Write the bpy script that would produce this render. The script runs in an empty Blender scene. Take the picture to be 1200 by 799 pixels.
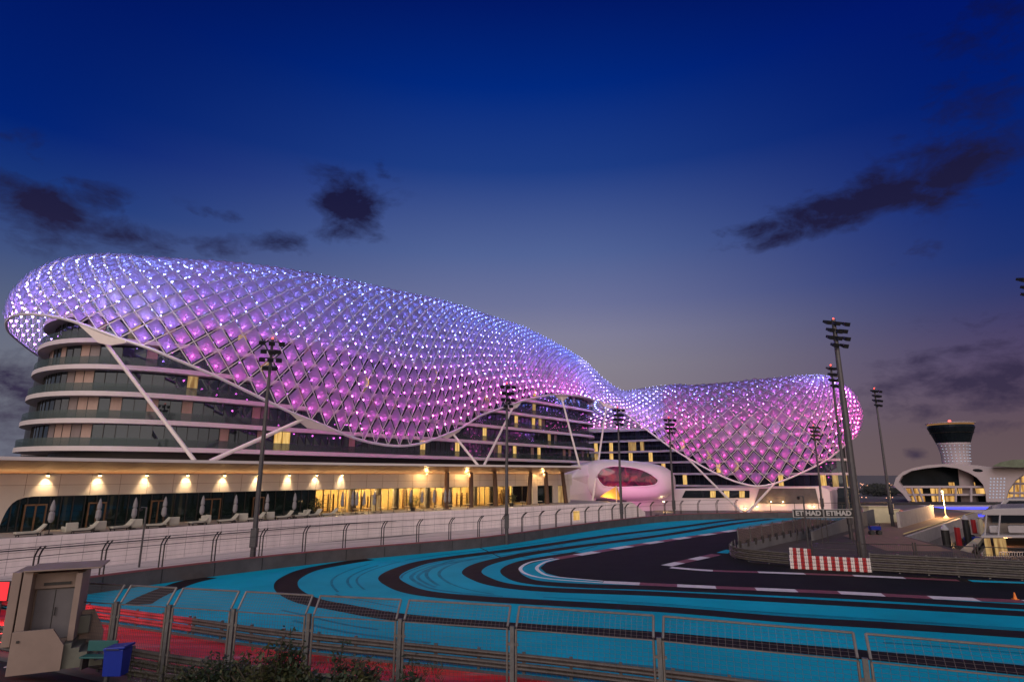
import bpy, bmesh, math, random
from mathutils import Vector, Matrix
from mathutils.geometry import tessellate_polygon
R = math.radians
random.seed(7)
SC = bpy.context.scene
COL = SC.collection

# ------------------------------------------------------------------ camera
F, H, YH = 690.0, 8.0, 556.0                 # focal length in photo pixels, eye height (m), horizon row
PITCH = math.atan((YH - 400) / F)
CP, SP = math.cos(PITCH), math.sin(PITCH)
cam = bpy.data.cameras.new('camera'); camo = bpy.data.objects.new('camera', cam); COL.objects.link(camo)
cam.sensor_width = 36; cam.lens = 36 * F / 1200
cam.clip_start = .1; cam.clip_end = 9000
camo.location = (0, 0, H); camo.rotation_euler = (R(90) + PITCH, 0, 0)
SC.camera = camo

# ------------------------------------------------------------------ render and view
SC.render.engine = 'CYCLES'
SC.cycles.use_denoising = True
SC.cycles.max_bounces = 6; SC.cycles.diffuse_bounces = 2; SC.cycles.glossy_bounces = 3
SC.cycles.transmission_bounces = 4; SC.cycles.transparent_max_bounces = 24
SC.cycles.sample_clamp_indirect = 4
SC.cycles.caustics_reflective = False; SC.cycles.caustics_refractive = False
SC.view_settings.view_transform = 'Standard'; SC.view_settings.look = 'None'
SC.view_settings.exposure = 0; SC.view_settings.gamma = 1; SC.view_settings.use_curve_mapping = False

# ------------------------------------------------------------------ dusk sky
W = bpy.data.worlds.new('World'); SC.world = W; W.use_nodes = True
nt = W.node_tree; N = nt.nodes; L = nt.links; N.clear()
def nd(t, **k):
    n = N.new(t)
    for a, b in k.items(): setattr(n, a, b)
    return n
def mth(op, a, b=None, c=None, clamp=False):
    n = nd('ShaderNodeMath', operation=op); n.use_clamp = clamp
    for i, v in enumerate((a, b, c)):
        if v is None: continue
        if isinstance(v, (int, float)): n.inputs[i].default_value = v
        else: L.new(v, n.inputs[i])
    return n.outputs[0]
def ramp(fac, pts, interp='LINEAR'):
    n = nd('ShaderNodeValToRGB'); cr = n.color_ramp; cr.interpolation = interp
    while len(cr.elements) < len(pts): cr.elements.new(.5)
    for e, (p, c) in zip(cr.elements, pts): e.position = p; e.color = (*c, 1)
    L.new(fac, n.inputs[0]); return n.outputs[0]
def mixc(f, a, b, mode='MIX'):
    n = nd('ShaderNodeMix', data_type='RGBA', blend_type=mode)
    for i, v in ((0, f), (6, a), (7, b)):
        if isinstance(v, (int, float)): n.inputs[i].default_value = v
        elif isinstance(v, tuple): n.inputs[i].default_value = (*v, 1)
        else: L.new(v, n.inputs[i])
    return n.outputs[2]
def srgb(r, g, b):
    f = lambda c: (c / 255 / 12.92) if c <= 10 else ((c / 255 + .055) / 1.055) ** 2.4
    return (f(r), f(g), f(b))
tc = nd('ShaderNodeTexCoord').outputs['Generated']
sx = nd('ShaderNodeSeparateXYZ'); L.new(tc, sx.inputs[0])
X_, Y_, Z_ = sx.outputs
elev = mth('MULTIPLY', mth('ARCSINE', Z_), 180 / math.pi)            # degrees
azim = mth('MULTIPLY', mth('ARCTAN2', X_, Y_), 180 / math.pi)        # 0 = straight ahead, + to the right
ef = mth('DIVIDE', elev, 60, clamp=True)
SKY_MID = [(0, srgb(120, 104, 106)), (.05, srgb(124, 112, 118)), (.12, srgb(135, 126, 136)), (.17, srgb(136, 131, 144)), (.22, srgb(129, 128, 153)),
           (.27, srgb(108, 114, 153)), (.35, srgb(81, 99, 150)), (.48, srgb(30, 61, 133)), (.60, srgb(0, 40, 126)), (.71, srgb(0, 24, 102)), (1, srgb(0, 8, 60))]
SKY_EDGE = [(0, srgb(104, 86, 88)), (.05, srgb(98, 80, 87)), (.12, srgb(84, 70, 98)), (.17, srgb(72, 64, 102)), (.22, srgb(48, 56, 108)),
            (.27, srgb(26, 49, 115)), (.35, srgb(12, 40, 114)), (.48, srgb(0, 28, 110)), (.60, srgb(0, 20, 104)), (.71, srgb(0, 8, 78)), (1, srgb(0, 5, 48))]
SKY_WEST = [(0, srgb(100, 102, 118)), (.05, srgb(104, 107, 122)), (.12, srgb(111, 114, 126)), (.17, srgb(102, 108, 127)), (.22, srgb(84, 96, 128)),
            (.27, srgb(64, 82, 128)), (.35, srgb(26, 56, 122)), (.43, srgb(0, 34, 116)), (.60, srgb(0, 22, 98)), (.71, srgb(0, 12, 78)), (1, srgb(0, 5, 48))]
def sstep(x):
    return mth('MULTIPLY', mth('MULTIPLY', x, x), mth('SUBTRACT', 3, mth('MULTIPLY', x, 2)))
sky = mixc(sstep(mth('DIVIDE', mth('SUBTRACT', azim, 3), 42, clamp=True)), ramp(ef, SKY_MID), ramp(ef, SKY_EDGE))
sky = mixc(sstep(mth('DIVIDE', mth('SUBTRACT', -3, azim), 42, clamp=True)), sky, ramp(ef, SKY_WEST))
# broken dark evening clouds, placed by azimuth and elevation on the sky sphere
def pix_dir(px, py):
    a, t = (px - 600) / F, (py - 400) / F
    v = Vector((a, CP + t * SP, SP - t * CP)).normalized()
    return math.degrees(math.atan2(v.x, v.y)), math.degrees(math.asin(v.z))
def clouds(items, nscale, thr, soft):
    tot = None
    for (px, py, wx, wy, rot, amp) in items:
        a0, e0 = pix_dir(px, py)
        k = 1 / math.cos(R(e0))
        dx = mth('MULTIPLY', mth('SUBTRACT', azim, a0), 1 / k); dy = mth('SUBTRACT', elev, e0)
        c, s = math.cos(R(rot)), math.sin(R(rot))
        u = mth('DIVIDE', mth('ADD', mth('MULTIPLY', dx, c), mth('MULTIPLY', dy, s)), wx * 1.25)
        v = mth('DIVIDE', mth('SUBTRACT', mth('MULTIPLY', dy, c), mth('MULTIPLY', dx, s)), wy * 1.3)
        q = mth('ADD', mth('MULTIPLY', u, u), mth('MULTIPLY', v, v))
        g = mth('MULTIPLY', mth('EXPONENT', mth('MULTIPLY', q, -1)), amp)
        tot = g if tot is None else mth('MAXIMUM', tot, g)
    mp = nd('ShaderNodeMapping'); mp.inputs['Scale'].default_value = (1, 1, 1.9); L.new(tc, mp.inputs[0])
    nz = nd('ShaderNodeTexNoise'); nz.inputs['Scale'].default_value = nscale; nz.inputs['Detail'].default_value = 9
    nz.inputs['Roughness'].default_value = .62; nz.inputs['Distortion'].default_value = .25
    L.new(mp.outputs[0], nz.inputs[0])
    x = mth('ADD', tot, mth('MULTIPLY', mth('SUBTRACT', nz.outputs[0], .5), 2.3))
    x = mth('MULTIPLY', mth('DIVIDE', mth('SUBTRACT', x, thr), soft, clamp=True), mth('MULTIPLY', tot, 2.6, clamp=True))
    return x, nz.outputs[0]
cl1, nz1 = clouds([(1000, 240, 7, 1.8, 9, 1.15), (890, 268, 3.2, .9, 5, .95), (1110, 205, 3.6, 1.9, 12, 1.0), (412, 245, 2.9, 2.7, 0, 1.15),
                   (447, 200, .8, .8, 0, .8), (70, 250, 3.6, 2.4, 5, 1.0), (120, 268, 8, 1.4, 0, .85), (330, 285, 2.4, 1.1, 0, .75),
                   (250, 252, 2.4, .7, 0, .5), (15, 478, 3.5, 4, 0, .85), (30, 170, 3, 1, 0, .5)], 13, .34, .62)
cl2, nz2 = clouds([(1040, 452, 2.2, .7, 5, .95), (1088, 440, 1.6, .45, 0, .85), (1170, 446, 6, 1.6, -3, 1.0), (1130, 478, 6, .8, 0, .7), (1120, 415, 5, .8, 4, .6), (1070, 532, .75, .5, 0, 1.1),
                   (1080, 165, 3.6, 1.8, 40, .62), (1140, 120, 4, 2.4, 30, .62), (1170, 20, 4, 2, 0, .6), (1190, 500, 5, .7, 0, .6),
                   (1085, 296, 2, .8, 0, .6), (1180, 380, 6, 1, 0, .45)], 19, .36, .7)
cloudcol = ramp(ef, [(0, srgb(60, 50, 70)), (.15, srgb(48, 42, 70)), (.35, srgb(30, 28, 60)), (.6, srgb(10, 12, 52)), (1, srgb(4, 8, 45))])
sky = mixc(mth('MULTIPLY', cl1, .97), sky, cloudcol)
sky = mixc(mth('MULTIPLY', cl2, .86), sky, cloudcol)
# the afterglow of the sunset behind the viewer
back = mth('MULTIPLY', mth('ADD', mth('MULTIPLY', Y_, -1), .15), 1.1, clamp=True)
glow = ramp(mth('DIVIDE', elev, 75, clamp=True), [(0, (1.0, .72, .56)), (.15, (.95, .70, .58)), (.35, (.52, .48, .50)), (.7, (.16, .2, .34)), (1, (.03, .06, .2))])
sky = mixc(mth('MULTIPLY', back, 1.0), sky, mixc(1.0, glow, (1.5, 1.5, 1.5), 'MULTIPLY'))
nsk = nd('ShaderNodeTexSky', sky_type='NISHITA'); nsk.sun_disc = False; nsk.sun_elevation = R(-3); nsk.sun_rotation = R(190)
skyf = mixc(.006, sky, nsk.outputs[0], 'ADD')
bg = nd('ShaderNodeBackground'); bg.inputs['Strength'].default_value = 1.0; L.new(skyf, bg.inputs[0])
wo = nd('ShaderNodeOutputWorld'); L.new(bg.outputs[0], wo.inputs[0])

# ------------------------------------------------------------------ weak, wide light of the western sky
sun = bpy.data.lights.new('sun', 'SUN'); suno = bpy.data.objects.new('sun', sun); COL.objects.link(suno)
sun.energy = 1.3; sun.angle = R(40); sun.color = (1.0, .86, .80)
SUN_DIR = Vector((.35, .80, -.50))                                     # travel direction of the light
suno.rotation_euler = SUN_DIR.to_track_quat('-Z', 'Y').to_euler()

# ------------------------------------------------------------------ pixel -> world helpers
def ray(px, py):
    a, t = (px - 600) / F, (py - 400) / F
    return Vector((a, CP + t * SP, SP - t * CP))
def P(px, py, Y):                      # point at forward distance Y
    r = ray(px, py); s = Y / r.y
    return Vector((r.x * s, Y, H + r.z * s))
def G(px, py, z=0.0):                  # point on the level z
    r = ray(px, py); s = (z - H) / r.z
    return Vector((r.x * s, r.y * s, z))
def pix(v):
    x, y, z = v.x, v.y, v.z - H
    d = y * CP + z * SP
    return 600 + F * x / d, 400 - F * (-y * SP + z * CP) / d
def zat(py, Y):
    return P(600, py, Y).z
def catmull(pts, n=8, closed=False):
    pts = [Vector(p) for p in pts]; out = []
    m = len(pts); rng = m if closed else m - 1
    for i in range(rng):
        p1, p2 = pts[i], pts[(i + 1) % m]
        p0 = pts[i - 1] if (closed or i > 0) else p1 * 2 - p2
        p3 = pts[(i + 2) % m] if (closed or i + 2 < m) else p2 * 2 - p1
        for k in range(n):
            t = k / n
            out.append(.5 * ((2 * p1) + (p2 - p0) * t + (2 * p0 - 5 * p1 + 4 * p2 - p3) * t * t + (3 * p1 - p0 - 3 * p2 + p3) * t ** 3))
    if not closed: out.append(pts[-1].copy())
    return out
def resample(pts, step):
    out = [pts[0].copy()]; need = step
    for a, b in zip(pts[:-1], pts[1:]):
        d = (b - a).length; pos = 0
        while d - pos >= need:
            pos += need; out.append(a.lerp(b, pos / d)); need = step
        need -= d - pos
    return out
def side(a, b):                        # horizontal unit vector to the right of a->b
    d = b - a; d.z = 0
    d.normalize(); return Vector((d.y, -d.x, 0))
def sides(pts):
    out = []
    for i in range(len(pts)):
        out.append(side(pts[max(i - 1, 0)], pts[min(i + 1, len(pts) - 1)]))
    return out

# ------------------------------------------------------------------ mesh builder
class MB:
    def __init__(s): s.v = []; s.f = []
    def add(s, vs, fs):
        o = len(s.v); s.v += [Vector(v) for v in vs]; s.f += [tuple(i + o for i in f) for f in fs]
        return s
    def box(s, c, size, rz=0, M=None):
        hx, hy, hz = size[0] / 2, size[1] / 2, size[2] / 2
        m = Matrix.Rotation(rz, 3, 'Z') if M is None else M
        vs = [m @ Vector((x * hx, y * hy, z * hz)) + Vector(c) for z in (-1, 1) for y in (-1, 1) for x in (-1, 1)]
        return s.add(vs, [(0, 2, 3, 1), (4, 5, 7, 6), (0, 1, 5, 4), (2, 6, 7, 3), (1, 3, 7, 5), (0, 4, 6, 2)])
    def tube(s, a, b, r, r2=None, n=6, cap=True):
        a, b = Vector(a), Vector(b); r2 = r if r2 is None else r2
        d = (b - a)
        if d.length < 1e-6: return s
        q = d.to_track_quat('Z', 'Y').to_matrix()
        vs = []
        for p, rr in ((a, r), (b, r2)):
            for i in range(n):
                t = 2 * math.pi * (i + .5) / n
                vs.append(p + q @ Vector((math.cos(t) * rr, math.sin(t) * rr, 0)))
        fs = [(i, (i + 1) % n, n + (i + 1) % n, n + i) for i in range(n)]
        if cap: fs += [tuple(range(n - 1, -1, -1)), tuple(range(n, 2 * n))]
        return s.add(vs, fs)
    def path(s, pts, r, n=6):
        pts = [Vector(p) for p in pts]; vs = []
        for i, p in enumerate(pts):
            d = (pts[min(i + 1, len(pts) - 1)] - pts[max(i - 1, 0)]).normalized()
            up = Vector((0, 0, 1)) if abs(d.z) < .95 else Vector((0, 1, 0))
            x = d.cross(up).normalized(); y = x.cross(d)
            for k in range(n):
                t = 2 * math.pi * k / n
                vs.append(p + (x * math.cos(t) + y * math.sin(t)) * r)
        fs = []
        for i in range(len(pts) - 1):
            for k in range(n):
                fs.append((i * n + k, i * n + (k + 1) % n, (i + 1) * n + (k + 1) % n, (i + 1) * n + k))
        fs += [tuple(range(n - 1, -1, -1)), tuple(range((len(pts) - 1) * n, len(pts) * n))]
        return s.add(vs, fs)
    def lathe(s, base, prof, n=12):
        vs = []; b = Vector(base)
        for r, z in prof:
            for k in range(n):
                t = 2 * math.pi * k / n
                vs.append(b + Vector((math.cos(t) * r, math.sin(t) * r, z)))
        fs = []
        for i in range(len(prof) - 1):
            for k in range(n):
                fs.append((i * n + k, i * n + (k + 1) % n, (i + 1) * n + (k + 1) % n, (i + 1) * n + k))
        fs += [tuple(range(n - 1, -1, -1)), tuple(range((len(prof) - 1) * n, len(prof) * n))]
        return s.add(vs, fs)
    def sheet(s, poly):                # flat polygon of any outline
        poly = [Vector(p) for p in poly]
        return s.add(poly, [tuple(t) for t in tessellate_polygon([[Vector((p.x, p.y, 0)) for p in poly]])])
    def ribbon(s, pts, w, z):
        sd = sides(pts); vs = []
        for p, d in zip(pts, sd):
            vs += [Vector((p.x, p.y, z)) - d * w / 2, Vector((p.x, p.y, z)) + d * w / 2]
        return s.add(vs, [(2 * i, 2 * i + 1, 2 * i + 3, 2 * i + 2) for i in range(len(pts) - 1)])
    def wall(s, pts, z0, z1, th=.25, off=0.0):    # upright wall along a polyline
        sd = sides(pts); vs = []
        for p, d in zip(pts, sd):
            for o, z in ((-th / 2, z0), (th / 2, z0), (th / 2, z1), (-th / 2, z1)):
                q = p + d * (off + o); vs.append(Vector((q.x, q.y, z)))
        fs = []
        for i in range(len(pts) - 1):
            a, b = 4 * i, 4 * i + 4
            for k in range(4): fs.append((a + k, a + (k + 1) % 4, b + (k + 1) % 4, b + k))
        e = 4 * (len(pts) - 1); fs += [(3, 2, 1, 0), (e, e + 1, e + 2, e + 3)]
        return s.add(vs, fs)
    def prism(s, poly, z0, z1):        # outline in plan, extruded upright
        n = len(poly)
        lo = [Vector((p[0], p[1], z0)) for p in poly]; hi = [Vector((p[0], p[1], z1)) for p in poly]
        tr = [tuple(t) for t in tessellate_polygon([[Vector((p.x, p.y, 0)) for p in lo]])]
        fs = [(i, (i + 1) % n, n + (i + 1) % n, n + i) for i in range(n)]
        fs += [t[::-1] for t in tr] + [tuple(i + n for i in t) for t in tr]
        return s.add(lo + hi, fs)
    def extrude(s, poly, vec):         # any planar outline pushed along vec
        n = len(poly); poly = [Vector(p) for p in poly]; vec = Vector(vec)
        tr = [tuple(t) for t in tessellate_polygon([poly])]
        fs = [(i, (i + 1) % n, n + (i + 1) % n, n + i) for i in range(n)]
        fs += [t[::-1] for t in tr] + [tuple(i + n for i in t) for t in tr]
        return s.add(poly + [p + vec for p in poly], fs)
    def build(s, name, m, parent=None, smooth=False, bevel=0):
        off = Vector()
        o = parent
        while o is not None: off += o.location; o = o.parent
        me = bpy.data.meshes.new(name)
        me.from_pydata([tuple(v - off) for v in s.v], [], s.f)
        bm = bmesh.new(); bm.from_mesh(me); bmesh.ops.recalc_face_normals(bm, faces=bm.faces); bm.to_mesh(me); bm.free()
        me.materials.append(m)
        if smooth:
            for p in me.polygons: p.use_smooth = True
        ob = bpy.data.objects.new(name, me); COL.objects.link(ob)
        if parent is not None: ob.parent = parent
        if bevel:
            b = ob.modifiers.new('bevel', 'BEVEL'); b.width = bevel; b.segments = 2; b.limit_method = 'ANGLE'
        return ob
def tag(o, label=None, cat=None, group=None, kind=None):
    if label: o['label'] = label
    if cat: o['category'] = cat
    if group: o['group'] = group
    if kind: o['kind'] = kind
    return o
def thing(name, label, cat, loc=(0, 0, 0), group=None):
    o = bpy.data.objects.new(name, None); COL.objects.link(o); o.location = loc; o.empty_display_size = .3
    return tag(o, label, cat, group)
def copy_tree(o, parent=None):
    c = o.copy(); COL.objects.link(c); c.parent = parent
    for ch in list(o.children): copy_tree(ch, c)
    return c
ORD = ['first', 'second', 'third', 'fourth', 'fifth', 'sixth', 'seventh', 'eighth', 'ninth', 'tenth', 'eleventh', 'twelfth', 'thirteenth', 'fourteenth', 'fifteenth']

# ------------------------------------------------------------------ materials
def mat(name, col, rough=.6, metal=0, var=.15, scale=1.5, bump=0, bscale=20, spec=.5, emit=None, estr=0, alpha=None, stretch=None, coat=0):
    m = bpy.data.materials.new(name); m.use_nodes = True; t = m.node_tree; b = t.nodes['Principled BSDF']
    b.inputs['Roughness'].default_value = rough; b.inputs['Metallic'].default_value = metal
    b.inputs['Specular IOR Level'].default_value = spec; b.inputs['Coat Weight'].default_value = coat
    geo = t.nodes.new('ShaderNodeNewGeometry')
    src = geo.outputs['Position']
    if stretch:
        mp = t.nodes.new('ShaderNodeMapping'); mp.inputs['Scale'].default_value = stretch; t.links.new(src, mp.inputs[0]); src = mp.outputs[0]
    if var:
        n = t.nodes.new('ShaderNodeTexNoise'); n.inputs['Scale'].default_value = scale; n.inputs['Detail'].default_value = 6; n.inputs['Roughness'].default_value = .65
        t.links.new(src, n.inputs[0])
        r = t.nodes.new('ShaderNodeValToRGB'); r.color_ramp.elements[0].position = .3; r.color_ramp.elements[1].position = .72
        r.color_ramp.elements[0].color = (*[c * (1 - var) for c in col], 1); r.color_ramp.elements[1].color = (*[min(1, c * (1 + var)) for c in col], 1)
        t.links.new(n.outputs[0], r.inputs[0]); t.links.new(r.outputs[0], b.inputs['Base Color'])
    else: b.inputs['Base Color'].default_value = (*col, 1)
    if bump:
        n2 = t.nodes.new('ShaderNodeTexNoise'); n2.inputs['Scale'].default_value = bscale; n2.inputs['Detail'].default_value = 5
        t.links.new(geo.outputs['Position'], n2.inputs[0])
        bp = t.nodes.new('ShaderNodeBump'); bp.inputs['Strength'].default_value = bump; bp.inputs['Distance'].default_value = .02
        t.links.new(n2.outputs[0], bp.inputs['Height']); t.links.new(bp.outputs[0], b.inputs['Normal'])
    if emit:
        b.inputs['Emission Color'].default_value = (*emit, 1); b.inputs['Emission Strength'].default_value = estr
    if alpha is not None: b.inputs['Alpha'].default_value = alpha
    return m
def emis(name, col, s):
    m = bpy.data.materials.new(name); m.use_nodes = True; t = m.node_tree; t.nodes.clear()
    e = t.nodes.new('ShaderNodeEmission'); e.inputs[0].default_value = (*col, 1); e.inputs[1].default_value = s
    o = t.nodes.new('ShaderNodeOutputMaterial'); t.links.new(e.outputs[0], o.inputs[0]); return m
def curtain_mat(name, c1, c2, s, scale=3.0):        # a lit room seen through gathered curtains
    m = bpy.data.materials.new(name); m.use_nodes = True; t = m.node_tree; t.nodes.clear()
    g = t.nodes.new('ShaderNodeNewGeometry')
    mp = t.nodes.new('ShaderNodeMapping'); mp.inputs['Scale'].default_value = (1, 1, .12); t.links.new(g.outputs['Position'], mp.inputs[0])
    n = t.nodes.new('ShaderNodeTexNoise'); n.inputs['Scale'].default_value = scale; n.inputs['Detail'].default_value = 4; t.links.new(mp.outputs[0], n.inputs[0])
    r = t.nodes.new('ShaderNodeValToRGB'); r.color_ramp.elements[0].position = .35; r.color_ramp.elements[1].position = .68
    r.color_ramp.elements[0].color = (*c1, 1); r.color_ramp.elements[1].color = (*c2, 1); t.links.new(n.outputs[0], r.inputs[0])
    e = t.nodes.new('ShaderNodeEmission'); e.inputs[1].default_value = s; t.links.new(r.outputs[0], e.inputs[0])
    o = t.nodes.new('ShaderNodeOutputMaterial'); t.links.new(e.outputs[0], o.inputs[0]); return m
def glass_mat(name, tint, trans=.0, rough=.04, var=.3):
    m = bpy.data.materials.new(name); m.use_nodes = True; t = m.node_tree; b = t.nodes['Principled BSDF']
    b.inputs['Roughness'].default_value = rough; b.inputs['IOR'].default_value = 1.6; b.inputs['Specular IOR Level'].default_value = .8
    b.inputs['Specular Tint'].default_value = (.62, .80, 1.0, 1)
    g = t.nodes.new('ShaderNodeNewGeometry')
    r = t.nodes.new('ShaderNodeValToRGB'); r.color_ramp.elements[0].color = (*[c * (1 - var) for c in tint], 1); r.color_ramp.elements[1].color = (*[c * (1 + var) for c in tint], 1)
    t.links.new(g.outputs['Random Per Island'], r.inputs[0]); t.links.new(r.outputs[0], b.inputs['Base Color'])
    if trans:
        tr = t.nodes.new('ShaderNodeBsdfTransparent'); tr.inputs[0].default_value = (*[min(1, .6 + c) for c in tint], 1)
        mx = t.nodes.new('ShaderNodeMixShader'); mx.inputs[0].default_value = trans
        t.links.new(b.outputs[0], mx.inputs[1]); t.links.new(tr.outputs[0], mx.inputs[2])
        t.links.new(mx.outputs[0], t.nodes['Material Output'].inputs[0])
    return m
M = {}
M['ground'] = mat('ground_paving', (.13, .115, .11), .85, var=.25, scale=.4, bump=.2)
M['blue'] = mat('blue_runoff_paint', (.002, .35, .52), .7, var=.2, scale=.10, bump=.12, bscale=30, spec=.1)
M['asphalt'] = mat('track_asphalt', (.0125, .012, .0135), .75, var=.3, scale=.35, bump=.25, bscale=35, spec=.12)
M['stripe'] = mat('black_stripe_paint', (.018, .014, .016), .75, var=.3, scale=.8, bump=.2, spec=.12)
M['white_line'] = mat('white_line_paint', (.72, .72, .75), .6, var=.15, scale=2)
M['kerb_white'] = mat('kerb_white_paint', (.66, .60, .64), .6, var=.2, scale=2)
M['kerb_red'] = mat('kerb_red_paint', (.20, .055, .07), .6, var=.3, scale=2)
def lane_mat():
    m = mat('lane_painted_light_streaks', (.3, .02, .03), .45, bump=.1); t = m.node_tree; b = t.nodes['Principled BSDF']  # red and pale streaks of passing car lights, painted into the lane colour
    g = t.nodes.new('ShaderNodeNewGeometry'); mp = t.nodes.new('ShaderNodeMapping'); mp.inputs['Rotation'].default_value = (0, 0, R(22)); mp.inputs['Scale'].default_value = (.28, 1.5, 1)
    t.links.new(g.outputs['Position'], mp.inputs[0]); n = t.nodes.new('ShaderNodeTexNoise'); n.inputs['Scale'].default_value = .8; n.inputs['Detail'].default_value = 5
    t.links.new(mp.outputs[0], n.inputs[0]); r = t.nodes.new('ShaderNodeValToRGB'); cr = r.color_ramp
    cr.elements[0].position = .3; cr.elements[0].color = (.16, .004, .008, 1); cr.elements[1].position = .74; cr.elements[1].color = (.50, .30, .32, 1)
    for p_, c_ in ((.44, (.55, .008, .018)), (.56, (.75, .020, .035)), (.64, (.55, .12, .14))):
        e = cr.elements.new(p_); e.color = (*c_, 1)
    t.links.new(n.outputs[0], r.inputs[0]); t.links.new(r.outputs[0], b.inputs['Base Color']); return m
M['lane_light_streaks'] = lane_mat()
M['island'] = mat('island_paving', (.062, .046, .044), .8, var=.2, scale=.5, bump=.15)
M['promenade'] = mat('promenade_paving', (.20, .12, .085), .75, var=.2, scale=.8)
M['near_ground'] = mat('near_verge_asphalt', (.02, .019, .018), .9, var=.35, scale=.9, bump=.3)
M['barrier'] = mat('dark_barrier_concrete', (.075, .068, .070), .8, var=.25, scale=.8, bump=.2)
M['barrier_top'] = mat('barrier_red_capping', (.22, .06, .065), .6)
M['concrete'] = mat('pale_concrete', (.34, .30, .28), .8, var=.15, scale=.7, bump=.15)
M['parapet'] = mat('grey_parapet_concrete', (.13, .125, .13), .8, var=.15, scale=.7, bump=.15)
M['cladding'] = mat('terrace_wall_cladding', (.76, .67, .66), .45, var=.13, scale=1.0, stretch=(1, 1, .2))
M['joint'] = mat('cladding_joint', (.38, .33, .33), .7)
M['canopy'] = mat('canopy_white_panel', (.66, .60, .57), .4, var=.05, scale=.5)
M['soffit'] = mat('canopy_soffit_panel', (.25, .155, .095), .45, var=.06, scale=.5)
M['wallpanel'] = mat('pavilion_wall_panel', (.66, .59, .51), .5, var=.05, scale=.5)
M['slab'] = mat('balcony_slab_white', (.52, .465, .45), .5, var=.06, scale=.4)
M['slab_under'] = mat('slab_soffit', (.30, .26, .25), .6)
M['window'] = glass_mat('facade_glass', (.014, .018, .022), 0, .03, .6)
M['clear'] = glass_mat('clear_restaurant_glass', (.06, .05, .04), .88, .02, .1)
M['inner_wall'] = mat('restaurant_wall', (.62, .44, .18), .7, var=.25, scale=.6, stretch=(1, 1, .25))
M['inner_floor'] = mat('restaurant_floor', (.30, .20, .10), .5)
M['column_grey'] = mat('restaurant_column', (.34, .31, .29), .6)
M['window_dark'] = glass_mat('pavilion_glass', (.010, .020, .018), .25, .03, .3)
M['balustrade'] = glass_mat('balustrade_glass', (.07, .10, .09), .66, .05, .1)
M['mullion'] = mat('dark_mullion', (.035, .033, .033), .4, .5, var=.1)
M['steel'] = mat('white_shell_steel', (.62, .58, .60), .38, .25, var=.05)
M['strut'] = mat('strut_white_paint', (.66, .58, .54), .4, var=.04)
M['mast'] = mat('galvanised_mast', (.075, .072, .078), .45, .6, var=.15, scale=3)
M['lamp_body'] = mat('floodlight_black', (.012, .012, .013), .5, .2)
M['lamp_glass'] = glass_mat('floodlight_lens', (.08, .09, .10), 0, .05, .1)
M['fence'] = mat('galvanised_fence_tube', (.225, .205, .19), .45, .7, var=.2, scale=4)
M['post'] = mat('galvanised_post', (.15, .15, .15), .5, .6, var=.25, scale=5)
M['wire'] = mat('fence_wire', (.16, .14, .13), .5, .6, var=0)
M['armco'] = mat('galvanised_guard_rail', (.23, .205, .18), .5, .55, var=.25, scale=3, bump=.1)
M['armco_dark'] = mat('weathered_guard_rail', (.12, .105, .09), .55, .5, var=.3, scale=3, bump=.1)
M['armco_light_streak'] = mat('guard_rail_painted_light', (.50, .035, .05), .4, .1, var=.6, scale=1.6, stretch=(.4, 1, 2))  # red streak of passing car lights painted into the rail colour
M['dark_steel'] = mat('dark_fence_steel', (.055, .048, .048), .5, .5, var=.15)
M['booth'] = mat('booth_painted_panel', (.24, .18, .15), .6, var=.10, scale=1.2, bump=.08)
M['booth_door'] = mat('booth_grey_door', (.13, .125, .135), .45, var=.08)
M['booth_dark'] = mat('booth_dark_metal', (.03, .028, .027), .6)
M['bin'] = mat('blue_bin_plastic', (.005, .022, .25), .42, var=.1, scale=4, bump=.05)
M['teal'] = mat('teal_plastic', (.01, .085, .085), .5)
M['unit'] = mat('grey_green_metal', (.13, .135, .11), .5, var=.2)
M['leaf'] = mat('dark_shrub_leaf', (.020, .035, .012), .6, var=.6, scale=6)
M['leaf2'] = mat('olive_shrub_leaf', (.045, .050, .014), .6, var=.5, scale=6)
M['bark'] = mat('shrub_stem', (.05, .038, .025), .85)
M['tyre_red'] = mat('tyre_block_red', (.33, .018, .022), .5, var=.15)
M['tyre_white'] = mat('tyre_block_white', (.64, .58, .55), .5, var=.12)
M['fabric'] = mat('grey_parasol_fabric', (.25, .24, .25), .9, var=.1)
M['cushion'] = mat('pale_lounger_cushion', (.42, .40, .33), .85, var=.12)
M['wood'] = mat('dark_column_timber', (.10, .048, .026), .55, var=.3, scale=1.5, stretch=(2, 2, .2))
M['doorframe'] = mat('bronze_door_frame', (.16, .09, .05), .4, .5)
M['pod'] = mat('pod_white_shell', (.58, .50, .54), .35, var=.03, coat=.2)
M['podglass'] = glass_mat('pod_window_glass', (.05, .01, .02), .35, .04, .2)
M['banner'] = mat('banner_black', (.012, .012, .014), .5)
M['banner_text'] = mat('banner_white_letter', (.38, .37, .36), .6, var=0)
M['cream'] = mat('cream_cabinet', (.60, .53, .34), .6, var=.08)
M['orange'] = mat('orange_plastic', (.75, .20, .02), .5)
M['awning'] = mat('ochre_awning', (.55, .32, .06), .7)
M['yacht'] = mat('yacht_gelcoat', (.34, .32, .33), .25, var=.04, coat=.4)
M['yacht_dark'] = glass_mat('yacht_window', (.012, .013, .016), 0, .03, .2)
M['clubwhite'] = mat('club_white_shell', (.36, .31, .33), .45, var=.05, scale=.2)
M['clubgreen'] = mat('club_green_glass_roof', (.09, .12, .08), .3, var=.3, scale=1.2)
M['club_glass'] = mat('club_glass', (.008, .012, .016), .25, var=.4, scale=.3, spec=.06)
M['tree_far'] = mat('far_tree_foliage', (.030, .032, .026), .9, var=.4, scale=.3)
M['far_land'] = mat('far_shore', (.03, .027, .028), .9, var=.2, scale=.1)
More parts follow.
